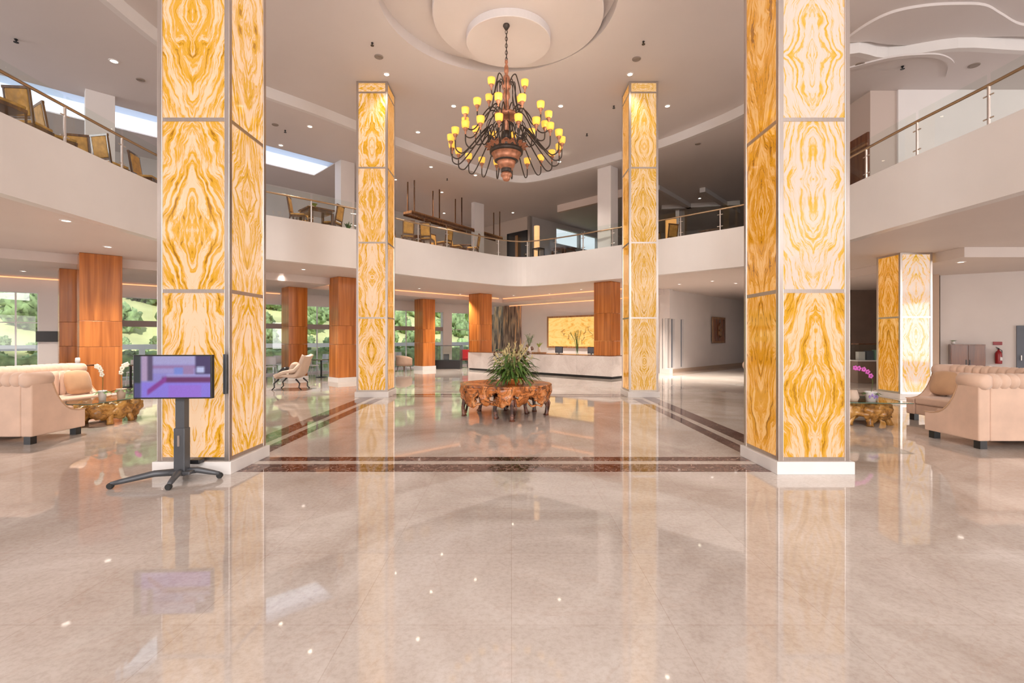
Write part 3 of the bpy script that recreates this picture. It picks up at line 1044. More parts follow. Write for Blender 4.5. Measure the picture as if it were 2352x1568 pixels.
def s_at_y_left(y):
    for i in range(len(mid) - 1):
        if mid[i][1] <= y <= mid[i + 1][1]:
            return acc[i] + (y - mid[i][1]) / (mid[i + 1][1] - mid[i][1]) * (acc[i + 1] - acc[i])


sL = s_at_y_left(8.72)
step = 1.34
sS = sL - 4 * step
sE = acc[-1] - (7.2 + 4.2)
posts = []
s = sS
while s < sE:
    posts.append(s); s += step
MB().tube([(p[0], p[1], 0.69) for p in [at(sS + (posts[-1] - sS) * k / 220) for k in range(221)]], 0.028, 8).build('handrail', M['bronze'], rail, smooth=True)
for i, s in enumerate(posts):
    x, y, _ = at(s)
    p_ = MB().cyl((x, y), 0.022, 0, 0.67, 8).build('post', M['steel'], rail, smooth=False)
    x2, y2, _ = at(s + .09); x3, y3, _ = at(s - .09)
    for z in (0.14, 0.52):
        MB().tube([(x3, y3, z), (x, y, z), (x2, y2, z)], 0.012, 6).build('bracket', M['steel'], p_)
    if i < len(posts) - 1:
        g = MB()
        K = 5
        for k in range(K):
            a = at(s + .03 + (step - .06) * k / K); b = at(s + .03 + (step - .06) * (k + 1) / K)
            g.add([(a[0], a[1], .03), (b[0], b[1], .03), (b[0], b[1], .88), (a[0], a[1], .88)], [(0, 1, 2, 3)])
        g.build('glass_panel', M['glass'], rail, solid=0)


# ------------------------------------------------------------------ chandelier
def chandelier():
    hx, hy = P(1163, 57, 8.42)
    e = empty('chandelier', (hx, hy, 0), 0, 'huge tiered iron and copper chandelier with many amber glass cups', 'chandelier')
    MB().lathe([(0, 8.42), (.07, 8.42), (.075, 8.39), (.04, 8.33), (.02, 8.30), (0, 8.30)], 16).build('canopy', M['iron'], e, smooth=True)
    ch = MB()
    z = 8.31
    k = 0
    while z > 7.64:
        cz = z - .045
        pts = []
        for q in range(13):
            a = 2 * pi * q / 12
            u, v_ = .022 * cos(a), .05 * sin(a)
            pts.append((u if k % 2 == 0 else 0, 0 if k % 2 == 0 else u, cz + v_))
        ch.tube(pts, .007, 5, cap=False)
        z -= .075; k += 1
    ch.tube([(0.012, 0, 8.31), (.004, .01, 8.0), (.012, 0, 7.62)], .006, 5)
    ch.build('chain', M['iron'], e, smooth=True)
    prof = [(0, 7.66), (.03, 7.65), (.035, 7.6), (.02, 7.56), (.045, 7.5), (.05, 7.4), (.03, 7.34), (.07, 7.28), (.10, 7.2), (.095, 7.05), (.055, 6.98), (.075, 6.93), (.085, 6.85), (.05, 6.78),
            (.06, 6.66), (.08, 6.6), (.07, 6.54)]
    MB().lathe(prof, 20).build('upper_stem', M['copper'], e, smooth=True)
    MB().lathe([(.06, 6.55), (.12, 6.53), (.20, 6.50), (.26, 6.47), (.27, 6.42), (.22, 6.38), (.12, 6.35), (.08, 6.3), (.075, 6.15), (.05, 6.1)], 24).build('upper_ring', M['copper'], e, smooth=True)
    MB().lathe([(.05, 6.12), (.10, 6.08), (.11, 5.98), (.07, 5.9), (.10, 5.84), (.20, 5.80), (.34, 5.78), (.36, 5.74), (.33, 5.69)], 24).build('centre_stem', M['iron'], e, smooth=True)
    MB().lathe([(.33, 5.70), (.355, 5.68), (.35, 5.62), (.30, 5.60), (.285, 5.52), (.26, 5.46), (.20, 5.44), (.19, 5.38), (.17, 5.32), (.10, 5.29), (.095, 5.2), (.12, 5.17), (.12, 5.13), (.08, 5.10), (.085, 5.07), (.06, 5.03), (0, 5.01)], 28).build('bowl', M['copper'], e, smooth=True)
    # bands
    MB().lathe([(.352, 5.70), (.366, 5.67), (.358, 5.61), (.31, 5.61)], 28).build('bowl_band', M['iron'], e, smooth=True)
    MB().lathe([(.25, 5.475), (.262, 5.455), (.21, 5.435)], 28).build('bowl_band', M['iron'], e, smooth=True)
    MB().lathe([(.11, 5.29), (.115, 5.24), (.11, 5.20), (.10, 5.2)], 28).build('bowl_band', M['iron'], e, smooth=True)
    # acanthus leaves round the bowl
    for k in range(16):
        a = 2 * pi * k / 16
        f = MB()
        def lf(u, v, a=a):
            wdt = .075 * sin(pi * min(1, .15 + u * .85)) + .005
            r = .30 + .17 * u
            z = 5.66 + .22 * u - .12 * u * u * u + (0.02 * (1 - abs(2 * v - 1)))
            off = (v - .5) * 2 * wdt
            return (r * cos(a) - off * sin(a), r * sin(a) + off * cos(a), z)
        f.grid(lf, 6, 4)
        f.build('leaf_ornament', M['copper'], e, smooth=True, solid=0.008)

    def arm(r0, z0, path, ang, zs, rtip, mat_='iron'):
        pts = [(r * cos(ang), r * sin(ang), z) for r, z in bez(path, 5)]
        a_ = MB().tube(pts, .0135, 6).build('arm', M['iron'], e, smooth=True)
        x, y = rtip * cos(ang), rtip * sin(ang)
        zb = zs - .08
        MB().lathe([(0, zb - .12), (.012, zb - .12), (.02, zb - .09), (.012, zb - .07), (.03, zb - .045), (.045, zb - .015), (.05, zb + .005), (.03, zb + .01), (0, zb + .01)], 10, (x, y)).build('cup', M['copper'], a_, smooth=True)
        MB().lathe([(.045, zb + .005), (.068, zb + .025), (.076, zb + .055), (.080, zb + .10), (.081, zb + .138), (.074, zb + .138), (.068, zb + .08), (.05, zb + .03), (0, zb + .02)], 14, (x, y)).build('lamp_shade', M['shade'], a_, smooth=True)
    n1 = 20
    for k in range(n1):
        a = 2 * pi * (k + .5) / n1 + .05
        sc_ = [(.42, 5.98), (.37, 6.04), (.42, 6.10), (.50, 6.06), (.62, 5.92), (.82, 5.66), (1.0, 5.46), (1.10, 5.43), (1.19, 5.50), (1.20, 5.66)]
        arm(0, 0, [(.30, 5.80), (.36, 5.92)] + sc_[2:], a, 5.86, 1.20)
    n2 = 12
    for k in range(n2):
        a = 2 * pi * (k + .5) / n2 + .1
        arm(0, 0, [(.10, 6.36), (.20, 6.52), (.34, 6.58), (.50, 6.42), (.66, 6.12), (.78, 6.02), (.90, 6.06), (.92, 6.2)], a, 6.40, .92)
    for k in range(4):
        a = pi / 4 + k * pi / 2 + .12
        arm(0, 0, [(.06, 7.0), (.14, 7.22), (.25, 7.26), (.33, 7.05), (.40, 6.80), (.47, 6.72), (.50, 6.80)], a, 6.99, .50)
    for k in (1, 4, 6, 9, 11, 14, 16, 19):
        a = 2 * pi * (k + .5) / n1 + .05
        d_ = bpy.data.lights.new('candle_lamp', 'POINT'); d_.energy = 24; d_.color = (1, .82, .62); d_.shadow_soft_size = .03
        l_ = bpy.data.objects.new('candle_lamp', d_); COL.objects.link(l_); l_.parent = e; l_.location = (1.20 * cos(a), 1.20 * sin(a), 5.862)
    # scroll braces
    for k in range(8):
        a = 2 * pi * k / 8
        path = bez([(.08, 7.12), (.17, 7.18), (.2, 7.05), (.19, 6.85), (.24, 6.6), (.30, 6.5), (.28, 6.43)], 4)
        MB().tube([(r * cos(a), r * sin(a), z) for r, z in path], .010, 5).build('scroll', M['iron'], e, smooth=True)
        path = bez([(.09, 6.30), (.18, 6.22), (.22, 6.05), (.34, 5.95), (.44, 5.98), (.46, 6.08), (.40, 6.1)], 4)
        MB().tube([(r * cos(a + .3), r * sin(a + .3), z) for r, z in path], .011, 5).build('scroll', M['iron'], e, smooth=True)
        path = bez([(.24, 6.44), (.40, 6.3), (.45, 6.1), (.6, 5.9)], 4)
        MB().tube([(r * cos(a + .15), r * sin(a + .15), z) for r, z in path], .008, 5).build('scroll', M['iron'], e, smooth=True)
    return e


CH = chandelier()


# ------------------------------------------------------------------ ceiling fittings
def rmesh(mb, name, m):
    me = bpy.data.meshes.new(name); me.from_pydata(mb.v, [], mb.f); me.materials.append(m); return me


dl_ring = rmesh(MB().lathe([(.055, 0), (.085, 0), (.085, -.012), (.06, -.016), (.055, 0)], 16), 'trim_ring', M['white'])
dl_lens = rmesh(MB().cyl((0, 0), .055, -.008, .0, 12), 'lens', M['downlight'])
dl_lens2 = rmesh(MB().cyl((0, 0), .055, -.008, .0, 12), 'lens', M['lowlight'])


def downlight(px, py, z, label, group, lens=dl_lens, spot=0, scale=1.0):
    x, y = P(px, py, z)
    e = empty('downlight', (x, y, z), 0, label, 'downlight', group)
    a = bpy.data.objects.new('trim_ring', dl_ring); COL.objects.link(a); a.parent = e; a.scale = (scale, scale, 1)
    b = bpy.data.objects.new('lens', lens); COL.objects.link(b); b.parent = e; b.scale = (scale, scale, 1)
    spot *= 4.6 if z > 5 else 11.0
    if spot:
        d = bpy.data.lights.new('downlight_lamp', 'SPOT'); d.energy = spot; d.spot_size = radians(110); d.spot_blend = 0.8; d.color = (1, .88, .76); d.shadow_soft_size = .06
        s_ = bpy.data.objects.new('downlight_lamp', d); COL.objects.link(s_); s_.parent = e; s_.location = (0, 0, -.03)


for px, py, l in ((888, 170, 'lit ceiling downlight just above the farther left onyx column'), (1447, 170, 'lit ceiling downlight just above the farther right onyx column'), (1042, 243, 'lit downlight left of the chandelier cups'),
                  (1288, 243, 'lit downlight right of the chandelier cups'), (960, 303, 'lit downlight between the farther left onyx column and the chandelier'), (1533, 243, 'lit downlight right of the farther right onyx column')):
    downlight(px, py, ZC, l, 'downlights in the high ceiling', spot=90, scale=1.1)
for px, py, l in ((990, 383, 'gallery ceiling downlight below left of the chandelier, upper one'), (1092, 402, 'gallery ceiling downlight right under the left side of the chandelier'), (1285, 371, 'gallery ceiling downlight behind the right side of the chandelier'),
                  (908, 412, 'gallery ceiling downlight touching the farther left onyx column edge'), (1015, 441, 'gallery ceiling downlight above the hanging rack'), (1020, 489, 'gallery downlight glowing between the hanging rack rods')):
    downlight(px, py, ZC2, l, 'downlights over the far gallery', spot=95)
downlight(262, 140, ZC2, 'bright downlight in the upper left gallery ceiling', 'downlights over the left gallery', spot=40, scale=1.3)
for px, py, l in ((712, 290, 'lit downlight above the skylight between the left onyx columns'), (645, 333, 'lit downlight at the near edge of the skylight'), (715, 448, 'lit downlight beyond the skylight between the left onyx columns')):
    downlight(px, py, ZC2, l, 'downlights over the left gallery', spot=60, scale=1.1)
downlight(1178, 488, ZC2, 'downlight glowing above the gallery block door', 'downlights over the far gallery', spot=40)
downlight(1607, 455, ZC2, 'downlight glowing in the dark right gallery ceiling', 'downlights over the right gallery', spot=10)
for px, py, l in ((152, 506, 'downlight under the left gallery nearest the edge of view'), (248, 566, 'downlight just above the large left timber column'), (646, 628, 'downlight under the gallery between the left onyx columns'),
               (2207, 601, 'downlight under the right gallery beside the short onyx column')):
    downlight(px, py, ZB0 if py < 600 or px == 646 else 3.6, l, 'downlights under the gallery', lens=dl_lens2, spot=60, scale=1.2)
for px, py, l in ((697, 618, 'faint downlight left of the middle timber column top'), (963, 662, 'faint downlight above the slim timber column'), (932, 673, 'faint downlight left of the slim timber column top'), (1057, 675, 'faint downlight left of the desk end timber column'),
                  (1180, 678, 'added unseen downlight before the bark clad wall'), (1262, 674, 'added unseen downlight before the lit onyx picture'), (1335, 664, 'added unseen downlight left of the right desk column')):  # the three on this line are unseen, added to brighten the reception
    downlight(px, py, ZB0, l, 'downlights under the gallery', lens=dl_lens2, spot=80)
downlight(1560, 652, ZB0, 'added downlight at the start of the corridor', 'downlights under the gallery', lens=dl_lens2, spot=110)  # added to lift the light in the corridor
downlight(1690, 650, ZB0, 'added downlight over the corridor beside the front right onyx column', 'downlights under the gallery', lens=dl_lens2, spot=110)  # second lamp added to brighten the corridor
downlight(1636, 645, ZB0, 'downlight over the corridor at right', 'downlights under the gallery', lens=dl_lens2, spot=70)
downlight(54, 622, 3.6, 'downlight in the lounge ceiling at far left', 'downlights under the gallery', lens=dl_lens2, spot=30)

for i, (px, py, z, r, l) in enumerate(((37, 90, ZC2, .06, 'dark sprinkler in the ceiling at upper left'), (855, 98, ZC, .05, 'dark sprinkler left of the ceiling medallion'), (1478, 95, ZC, .05, 'dark sprinkler right of the ceiling medallion'),
        (2073, 152, ZC2, .06, 'dark sprinkler in the right gallery ceiling'), (655, 299, ZC2, .05, 'dark sprinkler above the skylight'), (1410, 243, ZC, .05, 'dark sprinkler beside the farther right onyx column'), (1348, 307, ZC, .05, 'dark sprinkler right of the chandelier'), (1027, 410, ZC2, .05, 'dark sprinkler below left of the chandelier'))):
    x, y = P(px, py, z)
    o = MB().lathe([(0, 0), (r * .5, 0), (r * .6, -.015), (r * .25, -.03), (r * .25, -.06), (r * .8, -.065), (r * .8, -.075), (0, -.075)], 12).build('sprinkler', M['black'], smooth=False)
    o.location = (x, y, z); tag(o, l, 'sprinkler', 'ceiling sprinklers')
for i, (px, py, z, r, l) in enumerate(((870, 130, ZC, .11, 'small round ceiling grille left of the chandelier'), (1462, 135, ZC, .11, 'small round ceiling grille right of the chandelier'), (323, 183, ZC2, .10, 'round ceiling grille in the upper left gallery'),
        (2192, 72, ZC, .10, 'round ceiling grille in the wavy right ceiling'), (1975, 147, ZC2, .10, 'ceiling grille beside the front right onyx column'), (2237, 150, ZC2, .12, 'ceiling grille over the right glass railing'), (1603, 330, ZC2, .10, 'round ceiling grille between the right onyx columns'), (632, 286, ZC2, .1, 'round ceiling grille near the left beam'))):
    x, y = P(px, py, z)
    o = MB().lathe([(0, 0), (r, 0), (r, -.012), (r * .9, -.02), (r * .8, -.012), (r * .6, -.02), (r * .4, -.012), (0, -.02)], 18).build('ceiling_grille', M['tileshade'], smooth=False)
    o.location = (x, y, z); tag(o, l, 'ceiling grille', 'round ceiling grilles')
#@@PART2
# ------------------------------------------------------------------ reception
M['litpanel'] = onyx('lit_reception_onyx', (0.98, 0.60, 0.20), (0.96, 0.50, 0.12), (0.70, 0.34, 0.06), (0.22, 0.12, 0.05), 0.95, dens=5.0, thr=-0.07)
a0, a1 = Vector((-2.22, 24.66, 0)), Vector((3.92, 18.86, 0))
desk = empty('reception_desk', a0, atan2(a1.y - a0.y, a1.x - a0.x), 'long white marble reception desk with dark top', 'desk')
LD = (a1 - a0).length
MB().box(.04, LD - .04, .06, .95, 0, .10).build('kick_board', M['black'], desk)
for k in range(5):
    MB().box(LD * k / 5 + .003, LD * (k + 1) / 5 - .003, 0, .95, .10, .895).build('marble_panel', M['counter'], desk)
MB().box(.0, LD, .0, .97, .895, .918).build('counter_top', M['wooddark'], desk, bevel=.004)


def on_desk(px, back=.35, z=.918):
    """point on the desk top seen at pixel column px"""
    ux = (a1 - a0).normalized(); n_ = Vector((-ux.y, ux.x, 0))
    k = (px - VX) / F
    o = a0 + n_ * back
    t = (k * o.y - o.x) / (ux.x - k * ux.y)
    p = o + ux * t
    return (p.x, p.y, z)


def vase(loc, name, label, cat='vase', h=.25, r=.07, m='pot'):
    e = empty(name, loc, 0, label, cat)
    MB().lathe([(0, 0), (r * .7, 0), (r, h * .35), (r * .75, h * .8), (r * .6, h), (r * .5, h), (r * .6, h * .8), (0, h * .5)], 16).build('vase_body', M[m], e, smooth=True)
    return e


def leafmesh(mb, base, direc, L, wd, droop=.3):
    d = Vector(direc).normalized(); side = d.cross(Vector((0, 0, 1)))
    side = side.normalized() if side.length > 1e-3 else Vector((1, 0, 0))
    pts = []
    K = 4
    for i in range(K + 1):
        t = i / K
        c = Vector(base) + d * L * t - Vector((0, 0, 1)) * droop * L * t * t
        ww = wd * sin(pi * min(.97, .12 + .85 * t))
        pts += [c - side * ww, c + Vector((0, 0, -ww * .3)), c + side * ww]
    fs = []
    for i in range(K):
        b = i * 3
        fs += [(b, b + 1, b + 4, b + 3), (b + 1, b + 2, b + 5, b + 4)]
    mb.add(pts, fs)


v = vase(on_desk(1216, .45), 'flower_vase', 'vase of dark leafy flowers on the reception desk behind the centrepiece', h=.32)
s1 = MB(); l1 = MB()
for k in range(9):
    a = k * 2.4; tip = (.16 * cos(a), .16 * sin(a), .75 + .2 * R.random())
    s1.tube([(0, 0, .28), (tip[0] * .5, tip[1] * .5, .55), tip], .006, 4)
    for q in range(7): leafmesh(l1, (tip[0] * (.5 + q * .08), tip[1] * (.5 + q * .08), .5 + (tip[2] - .5) * q / 6), (cos(a + q), sin(a + q), .5), .14, .03)
s1.build('stem', M['leaf'], v); l1.build('leaf', M['leaf'], v)
v = vase(on_desk(1238, .42), 'potted_plant', 'small plant in a stone pot on the wooden tray of the reception desk', 'potted plant', h=.28, r=.07, m='cream')
l1 = MB()
for q in range(22): leafmesh(l1, (0, 0, .26), (cos(q * 2.4) * .5, sin(q * 2.4) * .5, .9), .25 + .2 * R.random(), .025)
l1.build('leaf', M['leafl'], v)
v = vase(on_desk(1326, .45), 'branch_vase', 'glassy vase of tall thin branches in front of the lit onyx picture', h=.45, r=.07, m='glass')
s1 = MB(); l1 = MB()
for k in range(9):
    a = k * 2.4 + .3; tip = Vector((.42 * cos(a) * R.random() - .1, .3 * sin(a), .85 + .25 * R.random()))
    s1.tube([(0, 0, .05), (tip.x * .4, tip.y * .4, .6), tip], .009, 4)
    for q in range(5): leafmesh(l1, tip * (.65 + q * .08), (cos(a + q * 2), sin(a + q * 2), .4), .13, .022)
s1.build('stem', M['leaf'], v); l1.build('leaf', M['leaf'], v)
x, y, z = on_desk(1237, .1, .895)
tr = MB().box(-.30, .30, -.16, .16, -.02, .05).build('wooden_tray', M['furnlite'], bevel=.006)
tr.location = (x + .02, y + .02, .94); tr.rotation_euler = (0, 0, radians(-43)); tag(tr, 'brown wooden ledge tray on the reception desk front edge', 'tray')


def monitor(loc, rz, label, w_=.42, h_=.27):
    e = empty('computer_monitor', loc, rz, label, 'monitor', 'monitors on the reception desk')
    MB().box(-.12, .12, -.08, .08, 0, .012).build('stand', M['black'], e)
    MB().box(-.02, .02, -.01, .01, .01, .16).build('neck', M['black'], e)
    MB().box(-w_ / 2, w_ / 2, -.015, .015, .05, .05 + h_).build('screen', M['black'], e, bevel=.004)
    MB().box(-w_ / 2 + .02, w_ / 2 - .02, -.017, -.0151, .07, .03 + h_).build('panel', M['bluegrey'], e)
    return e


monitor(on_desk(1284, .5), radians(-45), 'dark computer monitor on the reception desk below the lit picture')
monitor(on_desk(1358, .5), radians(-45), 'dark computer monitor on the reception desk beside the right timber column', .36)

# lit onyx picture on the reception wall
pa = L2(1259, 29.45); pb = L2(1410, 29.45)
pc = empty('lit_onyx_picture', (pa[0], pa[1], 1.08), atan2(pb[1] - pa[1], pb[0] - pa[0]), 'glowing golden onyx picture in a brown frame on the reception wall', 'picture')
Lp = sqrt((pb[0] - pa[0]) ** 2 + (pb[1] - pa[1]) ** 2)
f = MB()
t_ = .09
f.box(0, Lp, -.10, 0, 0, t_).box(0, Lp, -.10, 0, 1.75 - t_, 1.75).box(0, t_, -.10, 0, t_, 1.75 - t_).box(Lp - t_, Lp, -.10, 0, t_, 1.75 - t_)
f.build('picture_frame', M['furnlite'], pc)
MB().box(t_, Lp - t_, -.07, -.05, t_, 1.75 - t_).build('onyx_sheet', M['litpanel'], pc, uv=True)
br = MB()
RR = random.Random(3)
for k in range(7):
    x0 = .4 + RR.random() * (Lp - .9); z0 = .2 + RR.random() * .8
    pts = [(x0, -.074, z0)]
    for q in range(6):
        x0 += RR.uniform(-.16, .16); z0 += RR.uniform(-.02, .17)
        pts.append((min(max(x0, .15), Lp - .15), -.074, min(z0, 1.6)))
    br.tube(pts, .012, 4)
    for q in range(8):
        p_ = RR.choice(pts); leafmesh(br, p_, (RR.uniform(-1, 1), 0, RR.uniform(-.3, 1)), .14, .02, .1)
br.build('branch_motif', mat('motif_brown', (0.30, 0.17, 0.05), .5), pc)

# corridor picture
pa, pb = L3(1632), L3(1661)
cp = empty('wooden_relief', (pa[0] + .06, pa[1] - .06, 1.35), atan2(pb[1] - pa[1], pb[0] - pa[0]), 'dark carved wooden relief picture on the corridor wall', 'picture')
Lp = sqrt((pb[0] - pa[0]) ** 2 + (pb[1] - pa[1]) ** 2)
MB().box(0, Lp, -.04, .02, 0, 1.4).build('picture_frame', M['furnlite'], cp, bevel=.01)
MB().box(.12, Lp - .12, -.055, -.04, .12, 1.28).build('relief_panel', M['wooddark'], cp)
f = MB()
for k in range(5):
    f.lathe([(0, 0), (.12, .01), (.16, .03), (.1, .05), (0, .05)], 10, M=Matrix.Translation((Lp / 2 + .15 * cos(k * 1.3), -.055, .7 + .25 * sin(k * 1.3))) @ Matrix.Rotation(radians(90), 4, 'X'))
f.build('carving', M['furnlite'], cp, smooth=True)

# ------------------------------------------------------------------ sofas
def sofa(loc, rz, L, label):
    e = empty('chesterfield_sofa', loc, rz, label, 'sofa', 'tan velvet sofas')
    Dp = .92
    # arms
    prof = [(0.0, .12), (0.0, .93), (.34, .93)] + bez([(.34, .90), (.40, .74), (.50, .58), (.64, .46), (.80, .42)], 5) + [(Dp, .42), (Dp, .12)]
    for x0, x1 in ((0, .17), (L - .17, L)):
        f = MB()
        n = len(prof)
        vs = [(x0, y, z) for y, z in prof] + [(x1, y, z) for y, z in prof]
        f.add(vs, [tuple(range(n)), tuple(range(2 * n - 1, n - 1, -1))] + [(i, (i + 1) % n, n + (i + 1) % n, n + i) for i in range(n)])
        ar = f.build('arm', M['sofa'], e, bevel=.02, bseg=3, fixn=True)
        xc = (x0 + x1) / 2
        MB().tube([(xc, -.045, .975), (xc, -.02, .975), (xc, .34, .975), (xc, .385, .97)], [.06, .112, .112, .05], 16).build('arm_roll', M['sofa'], ar, smooth=True)
        xo = x0 if x0 == 0 else x1
        MB().tube([(xo, y, z) for y, z in prof[2:-1]], .009, 5).build('piping', M['cushion'], ar)
    # back
    MB().box(.17, L - .17, .0, .20, .12, .95).build('backrest', M['sofa'], e, bevel=.02)
    # fluted inner back
    f = MB()
    nf = int((L - .34) / .13)
    for k in range(nf):
        x0 = .17 + (L - .34) * (k + .5) / nf
        wv = (L - .34) / nf / 2
        f.lathe([(0, .40), (wv * .9, .42), (wv, .5), (wv, .85), (wv * .9, .93), (0, .95)], 10, M=Matrix.Translation((x0, .20, 0)) @ Matrix.Diagonal((1, .9, 1, 1)))
    f.build('tufting', M['sofa'], e, smooth=True)
    # top roll with channels
    pts, rs = [], []
    K = nf * 8
    for k in range(K + 1):
        pts.append((.17 + (L - .34) * k / K, .06, .975)); rs.append(.118 - .022 * (abs(cos(pi * nf * k / K)) ** 10))
    MB().tube(pts, rs, 18).build('top_roll', M['sofa'], e, smooth=True)
    MB().box(.17, L - .17, .2, Dp - .03, .12, .32).build('seat_base', M['sofa'], e, bevel=.02)
    for k in range(2):
        a = .175 + (L - .35) * k / 2
        MB().box(a + .005, a + (L - .35) / 2 - .005, .27, Dp, .32, .47).build('seat_cushion', M['sofa'], e, bevel=.04, bseg=4)
    for x in (.05, L - .15):
        for y in (.03, Dp - .13):
            MB().box(x, x + .10, y, y + .10, 0, .12).build('leg', M['black'], e)
    return e


def pillow(loc, rz, tilt, label, s=.5):
    f = MB()
    def fn(u, v):
        a = 2 * pi * u; b = pi * (v - .5)
        cx, cz = cos(b) * cos(a), cos(b) * sin(a)
        k = max(abs(cx), abs(cz), 1e-6); rr = sqrt(cx * cx + cz * cz)
        q = (rr / k) ** .6
        return (cx * q * s / 2, sin(b) * .10, cz * q * s / 2)
    f.grid(fn, 28, 12, closed_u=True)
    o = f.build('throw_pillow', M['cushion'], smooth=True)
    o.location = loc
    o.rotation_euler = (radians(tilt), 0, rz)
    tag(o, label, 'cushion', 'throw pillows')
    return o


sofa((6.72, 6.95, 0), 0, 2.05, 'tan velvet sofa at right turned with its back to the viewer')
r2 = radians(96)
sofa((8.95, 7.98, 0), r2, 1.75, 'tan velvet sofa with tufted backrest behind the nearer right sofa')
sofa((7.33, 11.3, 0), radians(180), 1.9, 'tan sofa half hidden behind the front right onyx column')
sofa((-7.2 - 2.05, 7.25, 0), 0, 2.05, 'tan velvet sofa at left turned with its back to the viewer')
sofa((-9.25, 10.15, 0), radians(-95), 1.85, 'tan velvet sofa at far left behind the nearer left sofa')
pillow((8.36, 9.35, .74), radians(-78), -14, 'tan velvet cushion against the tufted right sofa', .48)
pillow((-8.72, 9.72, .72), radians(80), -14, 'big tan velvet cushion on the far left sofa', .50)


# ------------------------------------------------------------------ root wood tables
def root_coffee(loc, rz, hx, hy, zt, label, seed, mtl='rooty'):
    e = empty('root_coffee_table', loc, rz, label, 'table', 'root wood coffee tables')
    rr = random.Random(seed)
    f = MB()
    f.blob((0, 0, zt * .62), hx * .80, hy * .82, zt * .30, seed, .5, 3, freq=2.2)
    for k in range(7):
        a = 2 * pi * k / 7 + rr.uniform(-.2, .2)
        f.blob((hx * .62 * cos(a), hy * .62 * sin(a), zt * .58), hx * .30, hy * .30, zt * .36, seed + k, .5, 3, freq=2.5)
    b_ = f.build('root_base', M[mtl], e, smooth=True)
    for k in range(6):
        a = 2 * pi * (k + .5) / 6 + rr.uniform(-.2, .2)
        x, y = hx * .66 * cos(a), hy * .66 * sin(a)
        MB().tube([(x * .8, y * .8, zt * .6), (x * 1.0, y * 1.0, zt * .3), (x * 1.12, y * 1.1, .06), (x * 1.16, y * 1.14, 0)], [.09, .06, .05, .06], 9).build('leg', M[mtl], e, smooth=True)
    MB().box(-hx, hx, -hy, hy, zt - .012, zt).build('glass_top', M['glass'], e)
    MB().box(-hx, hx, -hy, -hy + .006, zt - .012, zt - .0002).box(-hx, hx, hy - .006, hy, zt - .012, zt - .0002).box(-hx, -hx + .006, -hy, hy, zt - .012, zt - .0002).box(hx - .006, hx, -hy, hy, zt - .012, zt - .0002).build('glass_edge', mat('glass_edge_green', (.10, .22, .18), .2), e)
    return e


root_coffee((6.62, 9.15, 0), radians(-6), .58, .52, .45, 'golden root wood coffee table with glass top at right', 5)
root_coffee((-7.72, 9.25, 0), radians(-4), .40, .78, .45, 'golden root wood coffee table with glass top at left', 9)


def orchid(loc, label, petal, h=.45, potr=.09, potm='pot', pattern=False, tilt=(.15, 0)):
    e = empty('potted_orchid', loc, 0, label, 'potted plant')
    MB().lathe([(0, 0), (potr * .75, 0), (potr, .17), (potr * 1.08, .18), (potr * .95, .18), (potr * .85, .14), (0, .13)], 18).build('pot', M[potm], e, smooth=True)
    if pattern:
        f = MB()
        for k in range(5):
            a = -pi / 2 + (k - 2) * .4
            f.blob((potr * .92 * cos(a), potr * .92 * sin(a), .09 + .03 * (k % 2)), .022, .012, .035, k, .3, 1)
        f.build('painted_flowers', M['violet'], e)
    f = MB()
    for k in range(7):
        leafmesh(f, (0, 0, .15), (cos(k * 2.4), sin(k * 2.4), .35), .2, .032, .5)
    f.build('leaf', M['leaf'], e)
    pts = bez([(0, 0, .15), (-tilt[0] * .1, 0, .15 + h * .5), (tilt[0] * .3, tilt[1], .15 + h * .9), (tilt[0], tilt[1], .15 + h)], 5)
    st = MB().tube(pts, .004, 5).build('stem', M['leaf'], e)
    for k in range(5):
        c = pts[-1 - k * 2]
        f = MB()
        for q in range(5):
            a = 2 * pi * q / 5
            f.blob((c[0] + .028 * cos(a), c[1] - .01, c[2] + .028 * sin(a)), .024, .006, .024, q, .1, 1)
        f.build('flower', M[petal], st, smooth=True)
    return e


orchid((6.58, 8.85, .45), 'pink orchid in a white pot with violet flowers on the right coffee table', 'pink', .46, .10, pattern=True, tilt=(-.28, .02))
v = vase((6.30, 8.90, .45), 'cream_pot', 'plain cream pot left of the pink orchid', 'pot', .2, .09, 'cream')
orchid((-7.62, 9.0, .45), 'white orchid in a small white pot on the left coffee table', 'whitepetal', .48, .07, tilt=(-.10, 0))
orchid((-7.55, 9.35, .45), 'white orchid with big leaves farther along the left coffee table', 'whitepetal', .50, .08, potm='cream', tilt=(.12, 0))
orchid((-7.55, 9.75, .45), 'purple orchid at the far end of the left coffee table', 'pink', .15, .06, potm='pot', tilt=(.06, 0))

